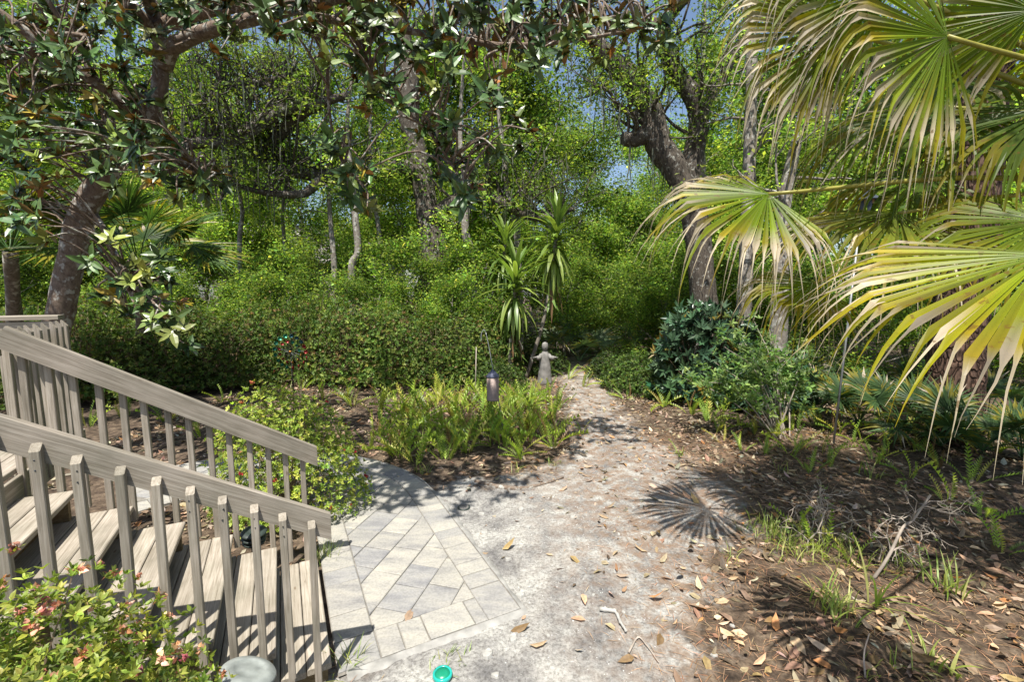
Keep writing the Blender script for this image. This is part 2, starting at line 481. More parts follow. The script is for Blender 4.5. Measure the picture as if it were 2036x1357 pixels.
M = dict(
    ground=ground_mat(), paver=paver_mat(),
    wood=wood_mat('weathered_wood', (.175, .148, .112), (.30, .265, .22), (.42, .38, .325)),
    wood_dark=wood_mat('dark_wood', (.10, .07, .035), (.18, .135, .075), (.27, .21, .13)),  # darker brown timber for stringers, risers and posts
    oak_leaf=leaf_mat('oak_leaf', .5, .42, .2), bg_leaf=leaf_mat('woodland_leaf', .6, .48, .12),
    hedge_leaf=leaf_mat('hedge_leaf', .5, .32, .25), azalea_leaf=leaf_mat('azalea_leaf', .45, .34, .3),
    magnolia_leaf=leaf_mat('magnolia_leaf', .36, 0, .45), palm_leaf=leaf_mat('palm_leaf', .45, .5, .35, (1.2, 1.2, .45), .7),
    fan_leaf=leaf_mat('fan_leaf', .5, .3, .3), yucca_leaf=leaf_mat('yucca_leaf', .4, .25), fern_leaf=leaf_mat('fern_leaf', .45, .4),
    grass=leaf_mat('grass_blade', .5, .35), dry_leaf=leaf_mat('dry_leaf', .6, .15, .3, (1.1, 1, .8)),
    flower=leaf_mat('azalea_petal', .6, .3, .2, (.9, .7, .6)), moss=leaf_mat('hanging_moss', .9, .2, .1, (1, 1, .9)),
    magnolia_bark=bark_mat('magnolia_bark', (.085, .06, .045), (.24, .185, .14), 9, .45, .5, .5),
    oak_bark=bark_mat('oak_bark', (.025, .021, .018), (.145, .12, .095), 9, .15, .22, 1.0),
    far_bark=bark_mat('far_bark', (.09, .075, .06), (.23, .20, .165), 6, .5, .3, .5),
    pale_bark=bark_mat('pale_bark', (.10, .085, .07), (.27, .24, .205), 9, .5, .5, .4),
    pine_bark=bark_mat('pine_bark', (.045, .028, .02), (.16, .098, .07), 6, 0, .38, 1.0, True),
    twig=plain_mat('twig', (.21, .15, .10), .85, 0, .3), dead_twig=plain_mat('dead_twig', (.33, .28, .23), .85, 0, .25),
    stem=plain_mat('palm_stem', (.24, .22, .035), .45, 0, .2),
    concrete=plain_mat('concrete', (.19, .18, .165), .9, 0, .35, 9, .4), white_stone=plain_mat('white_stone', (.34, .33, .30), .9, 0, .25, 25, .5),
    edging=plain_mat('mortar', (.27, .262, .24), .95, 0, .35, 9, .7),
    joint=plain_mat('joint_sand', (.19, .175, .15), .95, 0, .3, 20, .3),
    grey_metal=plain_mat('grey_metal', (.30, .31, .31), .5, .6, .2), dark_metal=plain_mat('dark_metal', (.035, .04, .045), .45, .5, .2),
    light_cap=plain_mat('lamp_plastic', (.23, .25, .235), .6, 0, .25, 18, .2), dark_plastic=plain_mat('dark_plastic', (.03, .042, .036), .5, 0, .2),
    feeder=plain_mat('feeder_tube', (.27, .20, .17), .6, 0, .2), feeder_roof=plain_mat('feeder_roof', (.09, .10, .15), .5, .3, .15),
    feeder_wood=plain_mat('feeder_wood', (.30, .20, .09), .8, 0, .25), feeder_slate=plain_mat('feeder_slate', (.035, .045, .06), .5, 0, .2),
    roof=plain_mat('shingle', (.33, .30, .29), .9, 0, .25, 20, .3), siding=plain_mat('siding', (.38, .34, .29), .8, 0, .1), glass=plain_mat('window_glass', (.03, .04, .05), .1, 0, .1, 3, 0),
    teal=plain_mat('teal_glass', (.02, .33, .28), .15, 0, .2, 6, 0), teal_dark=plain_mat('teal_cap', (.01, .20, .11), .3, 0, .2, 6, 0),
    cup_red=plain_mat('cup_red', (.20, .012, .012), .35, .4, .2), cup_green=plain_mat('cup_green', (.01, .15, .09), .3, .4, .2),
    cup_teal=plain_mat('cup_teal', (.01, .07, .09), .3, .4, .2), cup_copper=plain_mat('cup_copper', (.34, .15, .03), .3, .7, .2),
)


def jitter(rng, base, n, dv=.3, dh=.12):
    base = np.asarray(base, float)
    v = np.exp(rng.normal(0, dv, (n, 1)))
    h = 1 + rng.normal(0, dh, (n, 3)) * np.array([1, .4, .8])
    return np.clip(base * v * h, .003, .9)


def palette(rng, cols, wts, n, dv=.25, dh=.1):
    idx = rng.choice(len(cols), n, p=np.array(wts) / sum(wts))
    return jitter(rng, np.array(cols)[idx], n, dv, dh)


# ------------------------------------------------------------------ ground
def smooth(a, b, x):
    t = np.clip((x - a) / (b - a), 0, 1); return t * t * (3 - 2 * t)


PATH_PX = [(640, 1420), (860, 1160), (868, 985), (930, 962), (1010, 962), (1095, 935), (1150, 870), (1142, 800), (1112, 752),
           (1172, 750), (1200, 775), (1240, 830), (1300, 885), (1440, 965), (1490, 1050), (1400, 1100), (1340, 1250), (1390, 1420)]
PATH = np.array([gnd(*p)[:2] for p in PATH_PX])
far_end = np.array([[1.5, 13.5], [2.3, 16.0], [3.2, 16.0], [2.6, 13.4]])
PATH = np.vstack([PATH[:9], far_end, PATH[9:], [[2.2, 1.2], [2.6, -2], [-3, -2], [-1.2, 1.4]]])


def path_sd(x, y):
    """signed distance to the sandy area, positive inside"""
    P = np.stack([x, y], -1).reshape(-1, 2)
    A = PATH; B = np.roll(PATH, -1, 0)
    d = np.full(len(P), 1e9); ins = np.zeros(len(P), bool)
    for a, b in zip(A, B):
        ab = b - a; t = np.clip(((P - a) @ ab) / (ab @ ab), 0, 1)
        d = np.minimum(d, np.linalg.norm(P - (a + t[:, None] * ab), axis=1))
        c = (a[1] > P[:, 1]) != (b[1] > P[:, 1])
        xi = a[0] + (P[:, 1] - a[1]) / (b[1] - a[1] + 1e-12) * ab[0]
        ins ^= c & (P[:, 0] < xi)
    return np.where(ins, d, -d).reshape(np.shape(x))


def gz(x, y):
    x = np.asarray(x, float); y = np.asarray(y, float)
    s = np.sin(x * 2.1 + .7 * np.sin(y * 1.3)) * np.sin(y * 1.7 + .5) * .009 + np.sin(x * 5.3 + 1.2) * np.sin(y * 4.7 + x) * .005
    return -.034 + s - .02 * smooth(.3, 0, path_sd(x, y)) * 0


def stretch(lo, hi, far, step):
    c = np.arange(lo, hi + 1e-6, step)
    o = []; s = step; p = hi
    while p < far: s *= 1.35; p += s; o.append(p)
    o2 = []; s = step; p = lo
    while p > -far: s *= 1.35; p -= s; o2.append(p)
    return np.array(o2[::-1] + list(c) + o)


def build_ground():
    xs = stretch(-6, 8, 110, .07); ys = stretch(0.6, 14, 110, .07)
    X, Y = np.meshgrid(xs, ys, indexing='ij')
    Z = gz(X, Y)
    Z = Z + np.random.default_rng(3).normal(0, .0035, X.shape) * (np.abs(X - 1) < 7.5)
    sd = path_sd(X, Y)
    sand = smooth(-.8, .75, sd)
    # the strip right of the pavers is the palest and has few needles; needles grow to the right
    br = smooth(-.2, 1.6, X + .12 * (Y - 3))
    C = np.stack([sand, br, np.zeros_like(br)], -1)
    nx, ny = len(xs), len(ys)
    i = np.arange(nx - 1)[:, None]; j = np.arange(ny - 1)[None]
    Fq = np.stack([i * ny + j, (i + 1) * ny + j, (i + 1) * ny + j + 1, i * ny + j + 1], -1)
    V = np.stack([X, Y, Z], -1).reshape(-1, 3); Cc = C.reshape(-1, 3)
    g = MB(); g.add(V, Fq.reshape(-1, 4), Cc)
    link('ground', g.mesh('ground', M['ground'], True), kind='structure')
    # the sandy path as its own sheet 4 mm higher, same soil
    inside = (sd[:-1, :-1] > -.78) & (X[:-1, :-1] > -4) & (X[:-1, :-1] < 7) & (Y[:-1, :-1] < 16.5) & (Y[:-1, :-1] > .5)
    Fp = Fq[inside]
    used = np.unique(Fp); remap = np.zeros(len(V), int); remap[used] = np.arange(len(used))
    p = MB(); p.add(V[used] + [0, 0, .004], remap[Fp], Cc[used])
    link('sandy_path', p.mesh('sandy_path', M['ground'], True), kind='structure')


build_ground()

# ------------------------------------------------------------------ paved path
ARC_C = np.array([-.95, 5.0]); R_OUT = 2.45; R_IN = 1.15; BW = .27
U0, U1 = .2, 1.5; V0 = 2.81


def clip_half(poly, n, c):
    """keep the part with n.p <= c"""
    out = []
    for a, b in zip(poly, np.roll(poly, -1, 0)):
        da, db = n @ a - c, n @ b - c
        if da <= 0: out.append(a)
        if da * db < 0: out.append(a + (b - a) * da / (da - db))
    return np.array(out)


def build_pavers():
    rng = np.random.default_rng(5)
    bed = MB()
    # bed: strip of mortar under everything
    vs = list(np.linspace(V0 - .02, 5.0, 8))
    ring = [((U0, v), (U1 + .02, v)) for v in vs]
    for a in np.linspace(0, math.radians(115), 24)[1:]:
        d = np.array([math.cos(a), math.sin(a)])
        ring.append((tuple(ARC_C + d * R_IN), tuple(ARC_C + d * (R_OUT + .02))))
    V = []
    for a, b in ring: V += [uv(*a, -.012), uv(*b, -.012)]
    n = len(ring)
    bed.add(V, [[2 * i, 2 * i + 1, 2 * i + 3, 2 * i + 2] for i in range(n - 1)])
    base = link('paved_path', bed.mesh('paved_path', M['joint']), kind='structure')

    def paver(poly, top=None):
        poly = np.asarray(poly)
        if len(poly) < 3: return
        c = poly.mean(0)
        area = .5 * abs(np.sum(poly[:, 0] * np.roll(poly[:, 1], -1) - np.roll(poly[:, 0], -1) * poly[:, 1]))
        if area < .0012: return
        # drop double points
        keep = [i for i in range(len(poly)) if np.linalg.norm(poly[i] - poly[i - 1]) > .004]
        poly = poly[keep]
        if len(poly) < 3: return
        gap = .004; be = .007
        def inset(p, g):
            d = p - c; l = np.linalg.norm(d, axis=1, keepdims=True)
            return c + d * np.maximum(1 - g * 1.3 / np.maximum(l, .01), .2)
        z = rng.normal(0, .002); tx, ty = rng.normal(0, .007, 2)
        k = len(poly); b0 = inset(poly, gap); t0 = inset(poly, gap + be)
        zf = lambda p: z + (p - c)[:, 0] * tx + (p - c)[:, 1] * ty
        o = uv(*c)
        W = lambda p, zz: np.array([uv(q[0], q[1], w) for q, w in zip(p, zz)]) - o
        VV = np.vstack([W(b0, np.full(k, -.05)), W(b0, zf(b0) - .006), W(t0, zf(t0))])
        mb = MB()
        q = np.array([[i, (i + 1) % k, (i + 1) % k + k, i + k] for i in range(k)])
        mb.add(VV, np.vstack([q, q + k]))
        mb.f.append(np.arange(2 * k, 3 * k)[None])
        link_m('paver', mb.mesh('paver', M['paver']), Matrix.Translation(Vector(o)), base)

    rect = lambda a, b, c, d: np.array([[a, c], [b, c], [b, d], [a, d]])
    # front border
    us = [U0, .47, .63, .80, 1.135, 1.235]
    for a, b in zip(us, us[1:]): paver(rect(a, b, V0, 3.08))
    # right border, from the corner paver away
    vs = [V0, 3.19, 3.37, 3.54, 3.83, 3.99, 4.14, 4.32, 4.58, 4.72, 5.0]
    for i, (a, b) in enumerate(zip(vs, vs[1:])): paver(rect(1.235, U1, a, b))
    # left border
    vs = [3.08, 3.355, 3.74, 3.945, 4.2, 4.42, 4.75, 5.0]
    for a, b in zip(vs, vs[1:]): paver(rect(U0, .465, a, b))
    # bent borders
    for r0, r1 in ((R_IN, R_IN + .265), (R_OUT - .265, R_OUT)):
        a = 0.0
        while a < math.radians(112):
            st = rng.choice([.16, .26, .2]) / r1
            d0 = np.array([math.cos(a), math.sin(a)]); d1 = np.array([math.cos(a + st), math.sin(a + st)])
            paver([ARC_C + d0 * r0, ARC_C + d0 * r1, ARC_C + d1 * r1, ARC_C + d1 * r0]); a += st
    # diagonal field
    e1 = norm(np.array([.66, .75])); e2 = np.array([-e1[1], e1[0]])
    org = np.array([.54, 3.33])
    ri, ro = R_IN + .265, R_OUT - .265
    offs = {0: 0, -1: .155, 1: .135}
    for k in range(-6, 22):
        lo = k * .27 if k >= 0 else k * .27
        x = -8 + offs.get(k, rng.uniform(0, .37))
        if k == 0: x = -.375 * 21
        if k == -1: x = -.285 * 28 - .02
        while x < 8:
            ln = .375 if k == 0 else (.285 if k in (-1, 1) else float(rng.choice([.285, .375, .20], p=[.5, .35, .15])))
            c0 = org + e2 * (-.27 + .27 * (k + 1)) - e2 * 0
            p = np.array([c0 + e1 * x, c0 + e1 * (x + ln), c0 + e1 * (x + ln) + e2 * .27, c0 + e1 * x + e2 * .27])
            x += ln
            cen = p.mean(0)
            if cen[1] < 2.6 or cen[1] > 8 or cen[0] < -2.5 or cen[0] > 1.8: continue
            # straight part
            q = p
            for n_, c_ in (((-1, 0), -.465), ((1, 0), 1.235), ((0, -1), -3.08), ((0, 1), 5.0)):
                if len(q) >= 3: q = clip_half(q, np.array(n_, float), c_)
            if len(q) >= 3: paver(q)
            # bent part
            q = clip_half(p, np.array([0., -1]), -5.0)
            if len(q) < 3: continue
            for a in np.linspace(-.1, 2.2, 40):
                d = np.array([math.cos(a), math.sin(a)])
                q = clip_half(q, d, d @ ARC_C + ro)
                if len(q) < 3: break
            if len(q) < 3: continue
            d = norm(q.mean(0) - ARC_C)
            if math.atan2(d[1], d[0]) > math.radians(112): continue
            q = clip_half(q, -d, -(d @ ARC_C + ri))
            if len(q) >= 3: paver(q)
    # sloping mortar edging along the front and the right side
    ed = MB(); rng2 = np.random.default_rng(8)
    pts = [(u, V0 - .004) for u in np.linspace(.25, U1, 22)] + [(U1 + .004, v) for v in np.linspace(V0, 5.0, 30)[1:]] + \
          [tuple(ARC_C + (R_OUT + .004) * np.array([math.cos(a), math.sin(a)])) for a in np.linspace(0, 1.0, 14)[1:]]
    pts = np.array(pts)
    out = []
    for i, p in enumerate(pts):
        if i < 21: n_ = np.array([0, -1.]); w = .085
        elif i == 21: n_ = np.array([.7, -.7]); w = .11
        elif i < 51: n_ = np.array([1., 0]); w = .075
        else: n_ = norm(p - ARC_C); w = .05
        w *= rng2.uniform(.65, 1.25)
        out.append((p, p + n_ * w * .6, p + n_ * w))
    V = []
    for a, b, c in out:
        V += [uv(*a, -.006 + rng2.normal(0, .002)), uv(*b, -.014 + rng2.normal(0, .003)), uv(*c, -.05)]
    n = len(out); Fq = []
    for i in range(n - 1):
        for k in range(2): Fq.append([3 * i + k, 3 * i + k + 1, 3 * i + k + 4, 3 * i + k + 3])
    ed.add(V, Fq)
    link('path_edging', ed.mesh('path_edging', M['edging'], True), kind='structure')


build_pavers()

# ------------------------------------------------------------------ stairs and deck
def board(name, origin, xdir, ydir, L, W, T, parent, mat='wood', bev=.004, mesh=None):
    """a plank: local x along the grain; origin at the middle of its near end"""
    x = norm(np.asarray(xdir, float)); y = np.asarray(ydir, float); y = norm(y - x * x.dot(y)); z = np.cross(x, y)
    if mesh is None:
        mb = MB(); box(mb, 0, L, -W / 2, W / 2, -T / 2, T / 2, bev=bev)
        mesh = mb.mesh(name, M[mat])
    Mx = Matrix(((x[0], y[0], z[0], origin[0]), (x[1], y[1], z[1], origin[1]), (x[2], y[2], z[2], origin[2]), (0, 0, 0, 1)))
    return link_m(name, mesh, Mx, parent)


def build_stairs():
    rng = np.random.default_rng(11)
    st = thing('wooden_staircase', uv(-.7, 3.4, 0), 'weathered grey timber staircase with two slatted handrails beside the pavers', 'staircase')
    RUN, RISE = .2955, .1845
    nose, z0 = .165, .11
    VN, VF = 2.775, 4.0
    mbm = MB(); box(mbm, 0, VF - VN, -.0685, .0685, -.019, .019, bev=.005)
    tm = mbm.mesh('tread_board', M['wood'])
    for n in range(6):
        for k in range(3):
            u = nose - RUN * n - .0685 - .1425 * k
            z = z0 + RISE * n - .019 + rng.normal(0, .0012)
            board('tread_board', uv(u, VN + rng.normal(0, .004), z), VA, UA + np.array([0, 0, rng.normal(0, .006)]), 1, 1, 1, st, mesh=tm)
    # saw-tooth stringers
    for v0, v1 in ((VN + .04, VN + .078), (VF - .09, VF - .052)):
        prof = []
        for n in range(6):
            prof += [(nose - .02 - RUN * n, z0 - .040 + RISE * (n - 1)), (nose - .02 - RUN * n, z0 - .040 + RISE * n)]
        prof[0] = (nose - .02, -.05)
        prof += [(nose - .02 - RUN * 6, z0 - .04 + RISE * 5), (nose - .02 - RUN * 6, z0 + RISE * 5 - .36), (nose - .42, -.05)]
        mb = MB(); k = len(prof)
        VV = [uv(a, v0, b) for a, b in prof] + [uv(a, v1, b) for a, b in prof]
        mb.add(VV, np.array([[i, (i + 1) % k, (i + 1) % k + k, i + k] for i in range(k)]))
        mb.f.append(np.array([list(range(k))[::-1]])); mb.f.append(np.array([list(range(k, 2 * k))]))
        link('stringer', mb.mesh('stringer', M['wood_dark']), st)
    # riser boards between the stringers of every second step, set back
    for n in range(1, 6, 2):
        board('riser_board', uv(nose - RUN * n - .33, VN + .085, z0 + RISE * n - .11), VA, np.array([0, 0, 1]), VF - VN - .18, .12, .02, st, 'wood_dark')
    # near handrail and its balusters nailed to the outside
    sl = math.atan(.578); L = 1.75 / math.cos(sl)
    down = UA * math.cos(sl) - np.array([0, 0, math.sin(sl)])

    def rail(vc, uend, ztop, slope, length):
        a = math.atan(slope); d = UA * math.cos(a) - np.array([0, 0, math.sin(a)])
        upv = UA * math.sin(a) + np.array([0, 0, math.cos(a)])
        Lr = length / math.cos(a); h = .14
        # plumb cut at the lower end
        mb = MB()
        sh = math.tan(a) * h
        t = .019; b = .004
        sec = [(-h / 2, -t), (-h / 2, t), (h / 2 - b, t), (h / 2, t - b), (h / 2, -t + b), (h / 2 - b, -t)]
        V = [[0, y, z] for y, z in sec] + [[Lr - (y + h / 2) * math.tan(a) * 1, y, z] for y, z in sec]
        mb.add(V, np.array([[k, k + 6, (k + 1) % 6 + 6, (k + 1) % 6] for k in range(6)]))
        mb.f.append(np.array([list(range(6)), list(range(11, 5, -1))]))
        top_end = uv(uend, vc, ztop)             # top edge at the low end
        org = top_end - d * (Lr - h * math.tan(a)) - upv * h / 2
        board('handrail', org, d, upv, 1, 1, 1, st, mesh=mb.mesh('handrail', M['wood']))
    rail(2.758, .197, 1.085, .578, 1.9)
    rail(3.975, .205, 1.10, .61, 1.82)

    def picket(u, v, zb, zt, cham=.0, mesh_cache={}):
        s = .0195; Ln = zt - zb
        mb = MB()
        c = cham
        # local x up, y along UA, z along VA (towards the far side is +)
        b = .004
        sec = [(-s + b, -s), (s - b, -s), (s, -s + b), (s, s - b), (s - b, s), (-s + b, s), (-s, s - b), (-s, -s + b)]
        V = [[0, y, z] for y, z in sec] + [[Ln - c * (.5 - z / (2 * s)), y, z] for y, z in sec]
        mb.add(V, np.array([[k, k + 8, (k + 1) % 8 + 8, (k + 1) % 8] for k in range(8)]))
        mb.f.append(np.array([list(range(8)), list(range(15, 7, -1))]))
        lean = np.array([0, 0, 1.]) + UA * rng.normal(0, .006) + VA * rng.normal(0, .003)
        x = norm(lean); y = norm(UA - x * x.dot(UA)); z = np.cross(x, y)
        z = VA - x * x.dot(VA); z = norm(z)
        o = uv(u, v, zb)
        Mx = Matrix(((x[0], y[0], z[0], o[0]), (x[1], y[1], z[1], o[1]), (x[2], y[2], z[2], o[2]), (0, 0, 0, 1)))
        return mb.mesh('baluster', M['wood']), Mx
    for k in range(13):
        u = .087 - .1375 * k
        me, Mx = picket(u, 2.7195, .07 + .6 * (.087 - u), 1.088 + .578 * (.19 - u) - .025 - .05 + .035 * (k == 12), .032)
        link_m('baluster', me, Mx, st)
        zt = 1.088 + .578 * (.19 - u) - .14
        for dz in (0, .055):
            nb_ = MB(); tube(nb_, [uv(u + rng.normal(0, .004), 2.6985, zt - dz + rng.normal(0, .004)), uv(u, 2.706, zt - dz)], [.0034, .0034], 7)
            link('nail', nb_.mesh('nail', M['dark_metal']), st)
    for k in range(14):
        u = .09 - .1235 * k
        me, Mx = picket(u, 4.0205, .06 + .61 * (.09 - u) + (0 if k else -.06), 1.10 + .61 * (.2 - u) - .03, 0)
        link_m('baluster', me, Mx, st)
    # deck landing with its slatted railing
    dk = thing('timber_deck', uv(-2.6, 4.0, 0), 'raised timber deck landing with a slatted railing beside the mossy trunk', 'deck')
    LU, LZ = -1.63, 1.21
    dm = MB(); box(dm, 0, 3.3, -.0685, .0685, -.019, .019, bev=.004); dmesh = dm.mesh('deck_board', M['wood'])
    for k in range(13):
        board('deck_board', uv(LU - .07 - .1425 * k, 1.9, LZ - .02), VA, UA, 1, 1, 1, dk, mesh=dmesh)
    board('fascia_board', uv(LU + .015, 1.9, LZ - .14), VA, np.array([0, 0, 1]), 3.3, .19, .03, dk)
    for v in (2.1, 4.6): board('post', uv(LU - .1, v, -.05), (0, 0, 1), UA, LZ - .01, .09, .09, dk, 'wood_dark')
    # railing along the front edge beyond the stairs, then round the corner
    board('railing_cap', uv(LU - .035, 4.08, 2.02), VA, np.array([0, 0, 1]), 1.02, .12, .034, dk)
    for k in range(9):
        me, Mx = picket(LU + .0215, 4.11 + .118 * k, 1.0, 2.14, 0)
        V = np.zeros(len(me.vertices) * 3); me.vertices.foreach_get('co', V); V = V.reshape(-1, 3)
        V[8:, 0] -= (.5 + V[8:, 1] / .039) * .05                  # tops cut at a slant
        me.vertices.foreach_set('co', V.ravel()); me.update()
        link_m('picket', me, Mx, dk)
    board('railing_cap', uv(-3.6, 5.13, 2.16), UA, VA, 1.95, .14, .036, dk)
    board('railing_cap', uv(-3.6, 5.10, 2.07), UA, np.array([0, 0, 1]), 1.93, .12, .034, dk)
    for k in range(14):
        me, Mx = picket(-1.75 - .14 * k, 5.145, 1.0, 2.12, 0)
        link_m('picket', me, Mx, dk)


build_stairs()

# ------------------------------------------------------------------ trees: shared builders
def pxline(pts, d0, d1=None):
    """pixel polyline (x, y, width) at depths running from d0 to d1 -> points and radii"""
    d1 = d0 if d1 is None else d1
    ds = np.linspace(d0, d1, len(pts))
    P = np.array([pix(x, y, d) for (x, y, w), d in zip(pts, ds)])
    R = np.array([w * .5 * d / F * math.cos(math.atan((x - 1018) / F)) for (x, y, w), d in zip(pts, ds)])
    return P, R


def limb_tube(mb, P, R, sides=10, per=5, bump=.05, rng=None):
    Q = catmull(P, per); r = np.interp(np.linspace(0, 1, len(Q)), np.linspace(0, 1, len(R)), R)
    tube(mb, Q, r, sides, bump=bump, rng=rng)
    return Q, r


def branch_out(rng, p, d, length, r, depth, mb, tips, wig=.25, sides=6, updrift=.1, split=(2, 4)):
    n = 5; pts = [np.array(p, float)]; d = norm(d)
    for k in range(n):
        d = norm(d + rng.normal(0, wig, 3) * .6 + np.array([0, 0, updrift]))
        pts.append(pts[-1] + d * length / n)
    tube(mb, catmull(pts, 2), np.linspace(r, r * .45, 2 * n + 1), sides, cap=False)
    if depth == 0:
        tips += pts[2:]
        return
    for k in range(rng.integers(*split) + 1):
        i = rng.integers(2, n + 1)
        dd = norm(d + rng.normal(0, .75, 3) * np.array([1, 1, .6]))
        branch_out(rng, pts[i], dd, length * rng.uniform(.5, .75), r * .5, depth - 1, mb, tips, wig, max(4, sides - 1), updrift, split)


def cloud(rng, tips, n, spread, L, W, cols, wts, mb, flat=.75, dv=.28, upn=1.0, hang=.35, center=None):
    """loose leaves scattered in clumps round the twig tips"""
    tips = np.asarray(tips)
    w = rng.uniform(.3, 1.7, len(tips)); w /= w.sum()
    idx = rng.choice(len(tips), n, p=w)
    r = rng.standard_normal((n, 3)); r *= (np.abs(rng.standard_normal((n, 1))) * .55 + .35) / np.maximum(np.linalg.norm(r, axis=1, keepdims=True), .1)
    P = tips[idx] + r * spread * np.array([1, 1, flat])
    D = rng.standard_normal((n, 3)); D[:, 2] = D[:, 2] * .5 - hang
    Nn = rng.standard_normal((n, 3)) * .75; Nn[:, 2] += upn
    clump_tint = np.exp(rng.normal(0, .3, (len(tips), 1)))[idx]
    C = palette(rng, cols, wts, n, dv) * clump_tint
    s = np.exp(rng.normal(0, .32, n))
    leaves_rhomb(mb, P, D, Nn, L * s, W * s, C)


OAK = [(.13, .19, .035), (.20, .25, .045), (.08, .13, .028)]
BRIGHT = [(.21, .29, .05), (.28, .33, .065), (.13, .21, .045), (.08, .14, .035)]
DARK = [(.04, .075, .018), (.06, .10, .025), (.03, .05, .015)]


def proto_tree(name, seed, h, trunk_r, n_leaf, cols, wts, bark, label, cat, group, spread=.9, leafL=.14, leafW=.085, low=.35, reach=.42, leafmat='bg_leaf', nl=9, depth=2, lean=.0):
    rng = np.random.default_rng(seed)
    root = thing(name, (0, 0, 0), label, cat, group)
    tb = MB(); tips = []
    top = np.array([rng.normal(0, .06) * h, rng.normal(0, .06) * h, h * .9])
    pts = catmull([np.array([0, 0, -.2]), np.array([rng.normal(0, .02) * h, rng.normal(0, .02) * h, h * .3]), np.array([rng.normal(0, .05) * h, rng.normal(0, .05) * h, h * .6]), top], 6)
    rad = np.interp(np.linspace(0, 1, len(pts)), [0, .05, .5, 1], [trunk_r * 1.4, trunk_r, trunk_r * .7, trunk_r * .12])
    tube(tb, pts, rad, 10, bump=.04, rng=rng)
    for k in range(nl):
        t = low + (1 - low) * (k + rng.uniform(0, 1)) / nl
        p = pts[min(int(t * (len(pts) - 1)), len(pts) - 1)]
        a = k * 2.4 + rng.uniform(-.5, .5)
        d = np.array([math.cos(a), math.sin(a), rng.uniform(.1, .7)])
        branch_out(rng, p, d, h * reach * rng.uniform(.6, 1.05) * (1.15 - .55 * t), trunk_r * .38 * (1.2 - t * .7), depth, tb, tips)
    link('trunk', tb.mesh('trunk', M[bark], True), root)
    lb = MB()
    cloud(rng, tips, n_leaf, spread, leafL, leafW, cols, wts, lb)
    link('crown', lb.mesh('crown', M[leafmat]), root, kind='stuff')
    return root


def place(root, first, loc, rz, s, label=None, group=None, sz=None):
    o = root if first else copy_tree(root)
    o.location = loc; o.rotation_euler = (0, 0, rz); o.scale = (s, s, sz or s)
    if label: o['label'] = label
    if group: o['group'] = group
    return o


